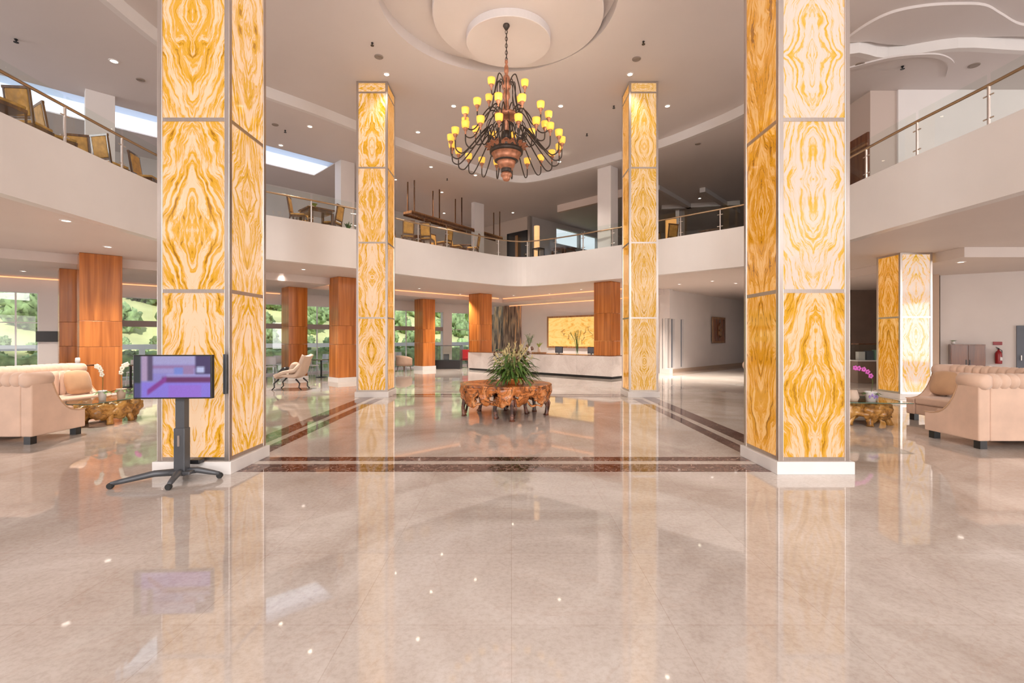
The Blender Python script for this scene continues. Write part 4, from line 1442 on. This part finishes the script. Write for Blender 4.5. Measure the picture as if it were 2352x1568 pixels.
# centre table
def centre_table():
    e = empty('root_centre_table', (-.12, 10.15, 0), 0, 'large round reddish root wood table in the middle of the lobby', 'table')
    from mathutils import noise
    RXm, RYm, zt = .97, .88, .665

    def rad(a):
        return 1 + .05 * noise.noise(Vector((cos(a) * 2, sin(a) * 2, 1.3))) + .035 * noise.noise(Vector((cos(a) * 7, sin(a) * 7, 4)))
    # top with a raised live edge
    n = 72
    poly = [(RXm * rad(2 * pi * k / n) * cos(2 * pi * k / n), RYm * rad(2 * pi * k / n) * sin(2 * pi * k / n)) for k in range(n)]
    MB().prism(poly, zt - .045, zt).build('table_top', M['root'], e, bevel=.012)
    # apron with holes
    nu, nv = 150, 14
    vs = []
    for j in range(nv + 1):
        for i in range(nu):
            a = 2 * pi * i / nu; t = j / nv
            low = .33 + .10 * noise.noise(Vector((cos(a) * 3.2, sin(a) * 3.2, 9))) + .05 * noise.noise(Vector((cos(a) * 9, sin(a) * 9, 2)))
            z = zt - .04 + (low - zt) * t
            r = rad(a) * (.985 - .10 * t * t + .05 * noise.noise(Vector((cos(a) * 6, sin(a) * 6, z * 9))))
            vs.append((RXm * r * cos(a), RYm * r * sin(a), z))
    fs = []
    for j in range(nv):
        for i in range(nu):
            a = 2 * pi * i / nu; t = (j + .5) / nv
            h = noise.noise(Vector((cos(a) * 4.3 + 7, sin(a) * 4.3, t * 1.5 + 3)))
            if h > .24 and .20 < t < .92: continue
            i2 = (i + 1) % nu
            fs.append((j * nu + i, (j + 1) * nu + i, (j + 1) * nu + i2, j * nu + i2))
    o = MB().add(vs, fs).build('apron', M['root'], e, smooth=True, solid=.05)
    legs = [(-.86, -.15), (-.60, .50), (.0, .62), (.62, .45), (.84, -.05), (-.18, -.52), (.13, -.82), (.45, .1)]
    for k, (x, y) in enumerate(legs):
        q = R.uniform(-.05, .05)
        lg = MB().tube([(x * .95, y * .95, .50), (x * .98 + q * .5, y, .34), (x + q, y + q, .18), (x + q * .4, y, .05), (x, y, 0)], [.075, .05, .036, .042, .062], 10)
        if k % 2 == 0:
            lg.tube([(x * .9 + .06, y * .95, .45), (x + .075, y, .26), (x + .03, y, .06)], [.035, .022, .025], 7)
        lg.build('leg', M['rootdark'], e, smooth=True)
    return e


centre_table()
fb = empty('flower_arrangement', (0.02, 9.85, .665), 0, 'wide green bouquet with tall dried plumes in an orange bowl on the round table', 'flowers')
MB().lathe([(0, 0), (.10, 0), (.13, .03), (.20, .10), (.205, .13), (.19, .13), (.12, .06), (0, .05)], 24).build('bowl', M['terracotta'], fb, smooth=True)
rg = random.Random(11)
for nm, mt_, cnt in (('leaf', 'leaf', 330), ('leaf', 'leafl', 190)):
    f = MB()
    for k in range(cnt):
        a = rg.uniform(0, 2 * pi); el = rg.uniform(-.25, 1.2)
        rr = rg.uniform(.10, .44)
        base = (rr * cos(a) * cos(el), rr * .8 * sin(a) * cos(el), .20 + rr * sin(el) * 1.3)
        leafmesh(f, base, (cos(a), sin(a), rg.uniform(-.4, .9)), rg.uniform(.12, .28), rg.uniform(.014, .036), .6)
    f.build(nm, M[mt_], fb)
for k in range(26):
    f = MB()
    a = rg.uniform(0, 2 * pi); sp = rg.uniform(.12, .62); hh = rg.uniform(.62, .98) - sp * .25
    tip = Vector((sp * cos(a), sp * sin(a) * .7, hh))
    mid_ = Vector((tip.x * .35, tip.y * .35, hh * .6))
    f.tube([(0, 0, .1), mid_, tip], .005, 4)
    for q in range(14):
        t = .45 + .55 * q / 13
        c = mid_.lerp(tip, (t - .45) / .55)
        b = q * 2.4
        leafmesh(f, c, (cos(b) * .5 + tip.x, sin(b) * .5 + tip.y, 1.0), .09, .011, .1)
    f.build('plume', M['straw'], fb)
f = MB()
for k in range(9):
    a = rg.uniform(0, 2 * pi); sp = rg.uniform(.2, .5)
    f.blob((sp * cos(a), sp * .7 * sin(a), .62 + rg.uniform(-.08, .18)), .03, .03, .045, k, .5, 2)
f.build('seed_pod', M['furn'], fb, smooth=True)

# ------------------------------------------------------------------ screen on a wheeled stand
ts = empty('screen_stand', (-3.70, 5.43, 0), 0, 'charcoal wheeled floor stand in front of the left onyx column', 'stand')
MB().box(-.05, .05, -.04, .04, .1, 1.12).build('pole', M['grey'], ts)
MB().box(-.062, .062, -.056, .045, .07, .60).build('pole_sleeve', M['grey'], ts, bevel=.008)
MB().box(-.012, .012, -.066, -.056, .40, .52).build('cable_clip', M['steel'], ts)
MB().box(-.14, .14, -.09, .12, .09, .125).build('hub', M['grey'], ts, bevel=.01)
for k, (dx, dy) in enumerate(((-.56, -.30), (.08, -.33), (.36, .10), (-.12, .24))):
    lg = MB().tube([(0, 0, .105), (dx * .4, dy * .4, .115), (dx * .85, dy * .85, .07), (dx, dy, .055)], [.042, .036, .028, .022], 8).build('leg', M['grey'], ts, smooth=True)
    MB().lathe([(0, -.02), (.03, -.02), (.035, 0), (.03, .02), (0, .02)], 14, M=Matrix.Translation((dx, dy, .035)) @ Matrix.Rotation(radians(90), 4, 'X')).build('caster', M['rubber'], lg)
MB().box(-.12, .12, -.078, -.041, .98, 1.38).build('mount_plate', M['grey'], ts)

tv = empty('display_screen', (-3.71, 5.32, 1.18), radians(3), 'flat screen showing a purple hotel bedroom picture', 'screen')
sw_, sh_ = .415, .24
MB().box(-sw_, sw_, -.035, .025, -sh_, sh_).build('screen_body', M['black'], tv, bevel=.006)


def room_pic(u, v):
    # u 0..1 left to right, v 0..1 bottom to top
    c = (.38, .34, .72)
    if v > .80: c = (.50, .47, .74)
    if u < .085: c = (.05, .07, .07) if v > .35 else (.13, .12, .30)
    else:
        if .58 < v <= .80: c = (.42, .38, .70)
        if .60 < v < .78 and .18 < u < .80: c = (.42, .27, .50) if v > .70 else (.45, .40, .72)
        if .09 < u < .24 and v > .40:
            c = (.55, .42, .60) if u < .17 else (.16, .12, .22)
        if u > .80 and v > .52: c = (.10, .07, .20)
        if .82 < u < .92 and .60 < v < .74: c = (.62, .66, .92)
        if .52 < u < .64 and .52 < v < .72: c = (.28, .35, .76)
        if .64 < u < .78 and .56 < v < .78: c = (.44, .30, .52)
        if u > .36 and .36 < v < .50: c = (.22, .05, .20)
        if u > .42 and .50 <= v < .56: c = (.48, .46, .80)
        if v < .36 and u > .1: c = (.36, .28, .82)
        if v < .30 and .45 < u < .88: c = (.42, .24, .78)
        e_ = (u - .17) * 1.35 + .05
        if .17 < u < .42 and e_ < v < e_ + .14: c = (.34, .08, .40)
    return c


NU, NV = 84, 48
me = bpy.data.meshes.new('picture')
vs = []; fs = []
x0, x1, z0, z1 = -sw_ + .014, sw_ - .014, -sh_ + .016, sh_ - .014
for j in range(NV + 1):
    for i in range(NU + 1): vs.append((x0 + (x1 - x0) * i / NU, -.0357, z0 + (z1 - z0) * j / NV))
for j in range(NV):
    for i in range(NU):
        k = j * (NU + 1) + i; fs.append((k, k + 1, k + NU + 2, k + NU + 1))
me.from_pydata(vs, [], fs)
ca = me.color_attributes.new('Col', 'FLOAT_COLOR', 'POINT')
rj = random.Random(2)
for k in range(len(vs)):
    i, j = k % (NU + 1), k // (NU + 1)
    cs = [room_pic(i / NU + a_ * .006, j / NV + b_ * .011) for a_ in (-2, -1, 0, 1, 2) for b_ in (-2, -1, 0, 1, 2)]
    c = [sum(x_[m_] for x_ in cs) / 25 for m_ in range(3)]; q = .96 + .08 * rj.random()
    ca.data[k].color = (c[0] ** 1.25 * q, c[1] ** 1.25 * q, c[2] ** 1.25 * q, 1)
me.materials.append(M['screen'])
o = bpy.data.objects.new('picture', me); COL.objects.link(o); o.parent = tv
bar = MB().box(-.02, .02, -.012, .012, -.235, .235).build('reflection_bar', M['grey'], bevel=.006)  # solid bar in place of a dark reflection on the column corner
bar.location = (-3.375, 5.692, 1.18); tag(bar, 'slim black bar standing in for a dark reflection on the left column corner', 'painted reflection')
fl_ = MB().box(-.06, .06, -.05, .05, 0, .05).build('floor_light', M['black'], bevel=.01)
fl_.location = (-3.66, 5.62, .19 - .04); tag(fl_, 'small black box on the plinth of the front left column', 'light box')

# ------------------------------------------------------------------ lounge furniture
def lounge_chair(loc, rz, label):
    e = empty('lounge_chair', loc, rz, label, 'armchair')
    # faces local +x ; back at -x
    f = MB()
    def sh(u, v):
        # profile along seat & back, v across
        pr = bez([(.42, .36), (.30, .42), (.0, .40), (-.22, .40), (-.32, .52), (-.40, .80), (-.50, 1.04)], 4)
        i = u * (len(pr) - 1); k = min(int(i), len(pr) - 2); t = i - k
        x = pr[k][0] + (pr[k + 1][0] - pr[k][0]) * t; z = pr[k][1] + (pr[k + 1][1] - pr[k][1]) * t
        return (x, (v - .5) * .66, z + .05 * (abs(2 * v - 1)) ** 2)
    f.grid(sh, 24, 10)
    f.build('seat_shell', M['cream'], e, smooth=True, solid=.10)
    for s_ in (-1, 1):
        MB().tube([(.36, s_ * .33, .44), (.1, s_ * .36, .55), (-.22, s_ * .36, .60), (-.40, s_ * .34, .80)], [.05, .055, .06, .05], 10).build('armrest', M['cream'], e, smooth=True)
        for x_ in (-.30, .36):
            q = .10 if x_ > 0 else -.10
            MB().tube([(x_ * .8, s_ * .26, .33), (x_ + q * .7, s_ * .29, .20), (x_ + q * .5, s_ * .30, .08), (x_ + q * 1.3, s_ * .30, 0)], [.028, .022, .018, .018], 7).build('leg', M['black'], e, smooth=True)
    return e


lounge_chair((-6.95, 15.3, 0), radians(180), 'cream lounge chair with curved black legs facing left')
pl = pillow((-6.86, 15.2, .66), radians(90), 20, 'cream pillow leaning in the cream lounge chair', .42); pl.data.materials[0] = M['cream']
pl = pillow((-7.12, 15.12, .58), radians(80), 50, 'small black cushion on the cream lounge chair', .34); pl.data.materials[0] = M['black']


def barrel_chair(loc, rz, label, m='brownfab'):
    e = empty('barrel_armchair', loc, rz, label, 'armchair', 'barrel armchairs')
    f = MB()
    def sh(u, v):
        a = radians(-125 + 250 * u) + pi
        r = .36
        top = .78 - .18 * abs(2 * u - 1) ** 2
        return (r * cos(a), r * sin(a), .28 + (top - .28) * v)
    f.grid(sh, 24, 4)
    f.build('backrest', M[m], e, smooth=True, solid=.08)
    MB().lathe([(0, .26), (.31, .26), (.33, .32), (.32, .42), (.26, .45), (0, .45)], 24).build('seat', M[m], e, smooth=True)
    for sx in (-1, 1):
        for sy in (-1, 1):
            MB().tube([(sx * .2, sy * .2, .27), (sx * .24, sy * .24, 0)], [.022, .014], 7).build('leg', M['furn'], e)
    return e


barrel_chair((-5.25, 23.6, 0), radians(60), 'brown barrel armchair left of the slim timber column')
barrel_chair((-12.2, 17.6, 0), radians(160), 'brown barrel armchair by the lounge windows behind the cream chair')
# glass display case
dc = empty('display_case', (-3.35, 25.6, 0), radians(-6), 'glass display case on a black base beside the slim timber column', 'display case')
MB().box(-.70, .70, -.3, .3, 0, .46).build('base', M['black'], dc, bevel=.01)
MB().box(-.68, .68, -.28, .28, .46, 1.22).build('glass_box', M['glass'], dc)
MB().box(-.70, .70, -.30, .30, 1.20, 1.24).build('lid', M['grey'], dc)
for sx in (-1, 1):
    for sy in (-1, 1):
        MB().box(sx * .69 - .012, sx * .69 + .012, sy * .29 - .012, sy * .29 + .012, .46, 1.2).build('corner_post', M['grey'], dc)
bx_ = MB().box(-.14, .14, -.1, .1, 0, .32).build('display_box', M['grey'], bevel=.01); bx_.location = (-3.45, 25.55, .46); tag(bx_, 'grey box standing inside the glass display case', 'box')
rc = empty('red_chair', (-2.55, 26.3, 0), radians(200), 'red and black chair beside the glass display case', 'chair')
MB().box(-.24, .24, -.24, .24, .42, .50).build('seat', M['red'], rc, bevel=.02)
MB().box(-.24, .24, .20, .27, .50, 1.0).build('backrest', M['red'], rc, bevel=.02)
for sx in (-1, 1):
    for sy in (-1, 1):
        MB().box(sx * .21 - .02, sx * .21 + .02, sy * .21 - .02, sy * .21 + .02, 0, .42).build('leg', M['black'], rc)

# cafe tables and chairs by the windows
def cafe_chair():
    e = empty('cafe_chair', (0, 0, 0), 0, None, 'chair', 'white cafe chairs by the garden windows')
    MB().box(-.21, .21, -.21, .21, .43, .47).build('seat', M['frame'], e, bevel=.015)
    f = MB()
    f.grid(lambda u, v: ((u - .5) * .42, .22 + .06 * v - .08 * (2 * u - 1) ** 2, .50 + .36 * v), 10, 5)
    f.build('backrest', M['frame'], e, smooth=True, solid=.02)
    for sx in (-1, 1):
        for sy in (-1, 1):
            MB().tube([(sx * .18, sy * .18, .43), (sx * .21, sy * .21, 0)], .014, 6).build('leg', M['frame'], e)
    return e


def cafe_table():
    e = empty('cafe_table', (0, 0, 0), 0, None, 'table', 'small dark cafe tables by the garden windows')
    MB().cyl((0, 0), .38, .71, .74, 28).build('table_top', M['furn'], e)
    MB().cyl((0, 0), .035, .02, .71, 10).build('pedestal', M['black'], e)
    MB().cyl((0, 0), .24, 0, .025, 20, .2).build('foot', M['black'], e)
    return e


def place(proto, used, loc, rz, label):
    o = proto if not used else copy_tree(proto)
    o.location = loc; o.rotation_euler = (0, 0, rz); o['label'] = label
    return o


cc = cafe_chair(); used = False
for px, D, rz, l in ((312, 16.6, 20, 'white cafe chair seen left of the screen stand, nearer one'), (338, 17.4, 200, 'white cafe chair just behind the screen edge'), (622, 19.8, 30, 'white cafe chair beside the front left onyx column'),
                     (640, 21.2, 210, 'white cafe chair left of the dark timber column'), (716, 20.6, 150, 'white cafe chair between the two middle timber columns'), (740, 22.6, 330, 'white cafe chair farther back between the two middle timber columns'), (918, 26.0, 40, 'white cafe chair by the window behind the barrel armchair')):
    place(cc, used, (PX(px, D), D, 0), radians(rz), l); used = True
ct = cafe_table(); used = False
for px, D, l in ((300, 15.9, 'dark round cafe table at left beside the large timber column'), (612, 21.4, 'dark round cafe table beside the front left onyx column'), (738, 20.0, 'dark round cafe table between the two middle timber columns'), (905, 27.0, 'dark round cafe table by the far window')):
    place(ct, used, (PX(px, D), D, 0), 0, l); used = True

# black wall television between windows
q = L1(111)
tvw = MB().box(-.30, .30, -.04, .0, 1.49, 1.84).build('wall_television', M['black'], bevel=.008)
tvw.location = (q[0] + .02, q[1] - .02, 0); tvw.rotation_euler = (0, 0, radians(45)); tag(tvw, 'black flat television on the white pier at far left', 'television')
# cups behind the left sofa
q = PX(163, 11.2)
tb = empty('side_table', (q, 11.4, 0), 0, 'dark side table behind the far left sofa', 'table')
MB().cyl((0, 0), .3, .95, .98, 20).build('table_top', M['furn'], tb); MB().cyl((0, 0), .03, 0, .95, 10).build('pedestal', M['black'], tb); MB().cyl((0, 0), .2, 0, .02, 16).build('foot', M['black'], tb)
o = MB().lathe([(0, 0), (.035, 0), (.05, .09), (.045, .16), (.03, .17), (0, .17)], 14).build('white_jug', M['pot'], smooth=True); o.location = (q + .02, 11.35, .98); tag(o, 'small white jug on the side table at left', 'jug')

# ------------------------------------------------------------------ right side wall things
def onRW(px, off=0.0):
    k = (px - VX) / F
    d = Vector((RW1[0] - RW0[0], RW1[1] - RW0[1])); 
    t = (k * RW0[1] - RW0[0]) / (d.x - k * d.y)
    dn = d.normalized()
    return (RW0[0] + d.x * t + dn.y * off, RW0[1] + d.y * t - dn.x * off)


rwa = atan2(RW1[1] - RW0[1], RW1[0] - RW0[0])
a = onRW(2178, .0); b = onRW(2257, .0)
L_ = sqrt((a[0] - b[0]) ** 2 + (a[1] - b[1]) ** 2)
cb = empty('wall_cabinet', (*a, 0), rwa, 'low dark timber double cabinet against the right white wall', 'cabinet')
MB().box(0, L_, -.35, -.01, 0, 1.42).build('body', M['wooddark'], cb)
for k in range(2):
    dr = MB().box(L_ * k / 2 + .01, L_ * (k + 1) / 2 - .01, -.375, -.35, .03, 1.39).build('door', M['wooddark'], cb, bevel=.004)
    MB().box(L_ / 2 + (-.05 if k == 0 else .03), L_ / 2 + (-.03 if k == 0 else .05), -.395, -.375, .75, .95).build('handle', M['black'], dr)
x, y = onRW(2291, .12)
fe = empty('fire_extinguisher', (x, y, .84), 0, 'red fire extinguisher mounted on the right white wall', 'fire extinguisher')
MB().lathe([(0, 0), (.075, 0), (.08, .02), (.08, .30), (.06, .36), (.025, .40), (.025, .43), (0, .43)], 18).build('cylinder', M['red'], fe, smooth=True)
MB().tube([(0, 0, .42), (0, 0, .47)], .02, 8).tube([(0, 0, .46), (-.09, -.01, .50)], .01, 6).tube([(0, 0, .45), (-.08, -.01, .45)], .008, 6).build('valve', M['black'], fe)
MB().tube([(.02, 0, .44), (.10, 0, .40), (.11, 0, .15)], .009, 6).build('hose', M['black'], fe)
MB().box(-.035, .035, -.084, -.078, .1, .2).build('tag', M['pot'], fe)
sg = MB().box(-.10, .10, -.01, .01, 0, .10).build('wall_sign', M['red'], bevel=.003); sg.location = (*onRW(2291, .02), 1.40); sg.rotation_euler = (0, 0, rwa); tag(sg, 'small red sign above the fire extinguisher', 'sign')
a = onRW(2334, .0); d = empty('door_3', (*a, 0), rwa); d['kind'] = 'structure'
MB().box(0, 1.0, -.05, 0, 0, 1.98).build('door_leaf', M['bluegrey'], d, bevel=.004)
MB().box(.08, .10, -.10, -.05, .95, 1.1).build('door_handle', M['steel'], d)
# small plant on the cabinet
x, y = onRW(2187, .2)
e = vase((x, y, 1.42), 'potted_plant', 'tiny green plant on the dark timber cabinet', 'potted plant', .1, .05)
f = MB()
for q in range(14): leafmesh(f, (0, 0, .08), (cos(q * 2.4), sin(q * 2.4), .8), .12, .02)
f.build('leaf', M['leaf'], e)
# dark alcove display
sc_ = empty('alcove_counter', (13.15, 17.6, 0), 0, 'dark counter with a glass case in the alcove behind the short onyx column', 'counter')
MB().box(-.75, .75, -.3, .3, 0, .78).build('body', M['walldark'], sc_, bevel=.01)
MB().box(-.78, .78, -.33, .33, .78, .82).build('counter_top', M['frame'], sc_)
MB().box(-.1, .5, -.31, -.3, .1, .7).build('dark_panel', M['black'], sc_)
MB().box(-.65, .7, -.2, .2, .82, 1.38).build('glass_case', M['glass'], sc_)
MB().box(-.65, .7, -.2, .2, 1.38, 1.42).build('lid', M['furn'], sc_)
for k, (x, c, l) in enumerate(((-.45, 'frame', 'white box'), (-.15, 'bluegrey', 'blue grey box'), (.15, 'tealbox', 'green box'), (.45, 'tealbox', 'green glass box'))):
    if c == 'tealbox': M.setdefault('tealbox', mat('teal_card', (.25, .45, .38), .5))
    o = MB().box(-.12, .12, -.08, .08, 0, .30 + .03 * k).build('gift_box', M[c], bevel=.005); o.location = (13.15 + x, 17.6, .82); tag(o, '%s standing in the alcove glass case, %s from its left' % (l, ('first', 'second', 'third', 'fourth')[k]), 'box', 'boxes in the alcove case')

# ------------------------------------------------------------------ gallery furniture
def dining_chair():
    e = empty('dining_chair', (0, 0, 0), 0, None, 'chair', 'gold upholstered dining chairs on the gallery')
    MB().box(-.22, .22, -.22, .22, .40, .46).build('seat_frame', M['furn'], e, bevel=.008)
    MB().box(-.21, .21, -.21, .21, .46, .52).build('seat', M['gold'], e, bevel=.025)
    # back posts lean slightly (local +y is the back)
    K = Matrix.Translation((0, .20, .46)) @ Matrix.Rotation(radians(-9), 4, 'X')
    MB().box(-.22, -.185, -.02, .02, 0, .60, K).box(.185, .22, -.02, .02, 0, .60, K).box(-.23, .23, -.022, .022, .57, .62, K).box(-.185, .185, -.018, .018, .08, .12, K).build('back_frame', M['furn'], e, bevel=.005)
    MB().box(-.183, .183, -.03, .03, .12, .57, K).build('backrest', M['gold'], e, bevel=.02)
    for sx in (-1, 1):
        for sy in (-1, 1):
            MB().tube([(sx * .2, sy * .2, .42), (sx * .21, sy * (.2 if sy < 0 else .26), 0)], [.022, .016], 6).build('leg', M['furn'], e)
    return e


dcp = dining_chair(); used = False
G = [(258, 10.75, None, 170, 'right one of the two chair backs before the white pillar at left'),
     (196, 10.75, None, 195, 'left one of the two chair backs before the white pillar at left'),
     (135, 9.35, None, 150, 'gold dining chair beside the first railing post at left'), (108, 10.6, None, 320, 'gold dining chair behind the post chair at far left'), (72, 8.75, None, 185, 'gold dining chair facing the table at far left'),
     (30, 10.6, None, 20, 'gold dining chair behind the glass at far left'), (4, 7.9, None, 170, 'dining chair at the left edge of the picture'), (338, 11.6, None, 100, 'dining chair partly hidden by the front left onyx column'),
     (686, 15.1, None, 100, 'dark dining chair left of the table between the left onyx columns'), (764, 16.1, None, 260, 'dark dining chair right of the table between the left onyx columns'), (700, 16.3, None, 10, 'gold dining chair behind the table between the left onyx columns'),
     (910, 19.0, None, 60, 'dining chair touching the farther left onyx column edge'), (936, 18.3, None, 200, 'dining chair second from the farther left onyx column'), (965, 20.7, None, 30, 'dining chair behind the tables under the hanging rack'), (982, 18.7, None, 170, 'broad gold dining chair under the middle of the hanging rack'),
     (1005, 20.3, None, 60, 'slim gold dining chair, left of the leaning pair'), (1020, 19.4, None, 240, 'slim gold dining chair, right of the leaning pair'), (1048, 20.2, None, 80, 'gold dining chair left of the table near the short white pillar'), (1086, 20.6, None, 265, 'brown dining chair against the short white pillar'),
     (1536, 18.9, None, 200, 'gold dining chair in the dark right gallery'), (1520, 19.8, None, 30, 'reddish dining chair beside the farther right onyx column')]
for px, D, X, rz, l in G:
    place(dcp, used, (PX(px, D) if X is None else X, D, ZUF), radians(rz), l); used = True


def dining_table():
    e = empty('dining_table', (0, 0, 0), 0, None, 'table', 'dark wooden dining tables on the gallery')
    MB().box(-.42, .42, -.42, .42, .71, .76).build('table_top', M['furn'], e, bevel=.006)
    MB().box(-.36, .36, -.36, .36, .63, .71).build('apron', M['furn'], e)
    for sx in (-1, 1):
        for sy in (-1, 1):
            MB().box(sx * .36 - .035, sx * .36 + .035, sy * .36 - .035, sy * .36 + .035, 0, .64).build('leg', M['furn'], e)
    return e


dtp = dining_table(); used = False
for px, D, rz, l in ((8, 9.6, 0, 'dark dining table at the far left edge of the gallery'), (92, 11.4, 5, 'dark dining table behind the cluster of gold chairs'), (318, 12.9, 0, 'dark dining table beside the front left onyx column'),
                  (727, 15.5, 45, 'dark dining table between the left onyx columns'), (950, 19.6, 0, 'dark dining table among the chairs under the hanging rack'), (1062, 21.5, 0, 'dark dining table near the short white pillar'), (1295, 22.0, 45, 'dark long table near the far gallery windows'), (1640, 18.5, 45, 'dark table in the right gallery')):
    o = place(dtp, used, (PX(px, D), D, ZUF), radians(rz), l); used = True

# potted plant by railing
e = empty('potted_plant', (PX(800, 16.4), 16.4, ZUF), 0, 'spiky plant in a dark pot beside the farther left onyx column', 'potted plant')
MB().lathe([(0, 0), (.12, 0), (.17, .3), (.14, .3), (0, .25)], 16).build('pot', M['black'], e, smooth=True)
f = MB()
for q in range(34): leafmesh(f, (0, 0, .28), (cos(q * 2.4) * .4, sin(q * 2.4) * .4, 1), .25 + .25 * R.random(), .022)
f.build('leaf', M['leaf'], e)
e = empty('potted_plant', (PX(704, 15.9), 15.9, ZUF + .76), 0, 'gold and green potted plant on the table between the left onyx columns', 'potted plant')
e.location = (PX(722, 15.5), 15.5, ZUF + .76)
MB().lathe([(0, 0), (.05, 0), (.07, .1), (.05, .1), (0, .08)], 12).build('pot', M['gold'], e, smooth=True)
f = MB()
for q in range(24): leafmesh(f, (0, 0, .08), (cos(q * 2.4) * .5, sin(q * 2.4) * .5, 1), .22, .03)
f.build('leaf', M['leafl'], e)

# hanging rack
g0, g1 = Vector((*P(936, 489, 6.9), 6.9)), Vector((*P(1146, 549, 6.9), 6.9))
hr = empty('hanging_rack', g0, atan2(g1.y - g0.y, g1.x - g0.x), 'long brown timber rack hung on rods over the far gallery tables', 'rack')
LH = (g1 - g0).length
MB().box(0, LH, -.25, .25, -.02, .08).build('board', M['furnlite'], hr)
MB().box(0, LH, -.26, -.23, -.09, .02).build('beam', M['furn'], hr); MB().box(0, LH, .23, .26, -.09, .02).build('beam', M['furn'], hr)
for k in range(5):
    x = .2 + (LH - .4) * k / 4
    for s_ in (-1, 1):
        MB().box(x - .02, x + .02, s_ * .2 - .02, s_ * .2 + .02, .08, ZC2 - 6.9).build('rod', M['furn'], hr)
for k in range(4):
    MB().tube([(LH * (.15 + .22 * k), 0, -.02), (LH * (.15 + .22 * k), 0, -.16)], .012, 5).build('hook', M['steel'], hr)
# bar under it
bc = empty('bar_counter', (-3.6, 25.2, ZUF), radians(-45), 'brown bar counter at the back of the far left gallery', 'counter')
MB().box(-1.6, 1.6, -.3, .3, 0, 1.02).build('body', M['furn'], bc); MB().box(-1.65, 1.65, -.36, .36, 1.02, 1.07).build('counter_top', M['furnlite'], bc)
# floor lamp
fl2 = empty('floor_lamp', (PX(1233, 22.6), 22.6, ZUF), 0, 'tall glowing paper floor lamp near the gallery block', 'lamp')
MB().cyl((0, 0), .18, 0, .04, 20).build('base', M['black'], fl2)
MB().cyl((0, 0), .13, .06, 1.9, 20).build('lamp_shade', emis('paper_lamp', (1.0, .58, .26), .75), fl2)
o = empty('side_table', (PX(1237, 21.6), 21.6, ZUF), radians(45), 'black framed side table beside the glowing floor lamp', 'table')
MB().box(-.2, .2, -.2, .2, .62, .67).build('table_top', M['black'], o)
for sx in (-1, 1):
    for sy in (-1, 1): MB().box(sx * .18 - .015, sx * .18 + .015, sy * .18 - .015, sy * .18 + .015, 0, .62).build('leg', M['black'], o)
fl3 = empty('floor_lamp', (PX(1541, 21.5), 21.5, ZUF), 0, 'glowing orange screen lamp in the dark right gallery', 'lamp')
MB().box(-.25, .25, -.1, .1, 0, .05).build('base', M['black'], fl3); MB().box(-.22, .22, -.07, .07, .05, 1.95).build('lamp_shade', emis('orange_lamp', (.9, .42, .12), .55), fl3)

# ------------------------------------------------------------------ outside
from mathutils import noise as NZ
gr = MB().prism([on1(-12, .4), on1(30, .4), on1(34, 7.5), on1(-12, 7.5)], -.25, -.02).build('terrace', M['paving']); struct(gr, 'paved terrace outside')
hill = MB()
def hf(u, v):
    s = -30 + 100 * u; d = 31.5 + 6.5 + 55 * v
    x, y = uvq(s, d)
    z = -.3 + 17 * (v ** 1.15) + 1.2 * NZ.noise(Vector((x * .12, y * .12, 0))) * min(1, v * 6) + .35 * NZ.noise(Vector((x * .5, y * .5, 3))) * min(1, v * 6)
    return (x, y, z)
hill.grid(hf, 90, 50)
h_ = hill.build('hillside', M['grass'], smooth=True); struct(h_, 'grassy hillside outside')
pw = empty('parapet_wall', (*on1(5, 6), 0), radians(45), 'low white parapet wall outside along the garden', 'wall')
MB().box(-22, 22, -.1, .1, 1.12, 1.34).build('coping', M['concrete'], pw)
for k in range(15):
    MB().box(-21 + 3 * k - .1, -21 + 3 * k + .1, -.08, .08, -.1, 1.12).build('post', M['concrete'], pw)
hg = MB()
def hedge(u, v):
    x = -22 + 44 * u; a = pi * v
    p = Vector((x, .9 + .5 * cos(a), 1.05 * sin(a) - .1))
    return p + Vector((0, .3, .25)) * NZ.noise(p * 2.5)
hg.grid(hedge, 300, 10)
o = hg.build('hedge', M['tree'], smooth=True); o.location = (*on1(5, 5.0), 0); o.rotation_euler = (0, 0, radians(45)); tag(o, 'clipped green hedge outside below the white parapet', 'hedge')
rt = random.Random(21)
shp = []
for k in range(4):
    f = MB()
    for q in range(14):
        a = rt.uniform(0, 2 * pi); r = rt.uniform(0, .68)
        f.blob((r * cos(a), r * sin(a), .5 + rt.uniform(-.2, .6)), .40, .40, .38, k * 9 + q, .9, 3, freq=6.5)
    me = bpy.data.meshes.new('shrub'); me.from_pydata(f.v, [], f.f); me.materials.append(M['tree'])
    for p in me.polygons: p.use_smooth = True
    shp.append(me)
done = []
tries = 0
k = 0
while k < 240 and tries < 14000:
    tries += 1
    px = rt.choice([rt.uniform(-20, 92), rt.uniform(278, 362), rt.uniform(605, 650), rt.uniform(700, 756), rt.uniform(900, 958), rt.uniform(995, 1080), rt.uniform(-20, 1080)])
    d = rt.uniform(46, 80) if k % 3 else rt.uniform(41, 46)
    k_ = (VX - px) / F
    D = d / (1 + k_); x = -k_ * D
    v_ = (d - 38) / 55
    u_ = ((x + D) + 30) / 100
    if u_ > .98: continue
    s_ = rt.uniform(.8, 1.8) if d > 46 else rt.uniform(.35, .7)
    if any((x - q[0]) ** 2 + (D - q[1]) ** 2 < (1.05 * (s_ + q[2] + .25)) ** 2 for q in done): continue
    done.append((x, D, s_))
    z = hf(u_, v_)[2]
    o = bpy.data.objects.new('shrub', shp[k % 4]); COL.objects.link(o)
    o.location = (x, D, z - .15); o.scale = (s_, s_, s_ * rt.uniform(.9, 1.5)); o.rotation_euler = (0, 0, rt.uniform(0, 6))
    tag(o, 'leafy green shrub on the hillside outside the windows', 'shrub', 'shrubs on the hillside')
    k += 1
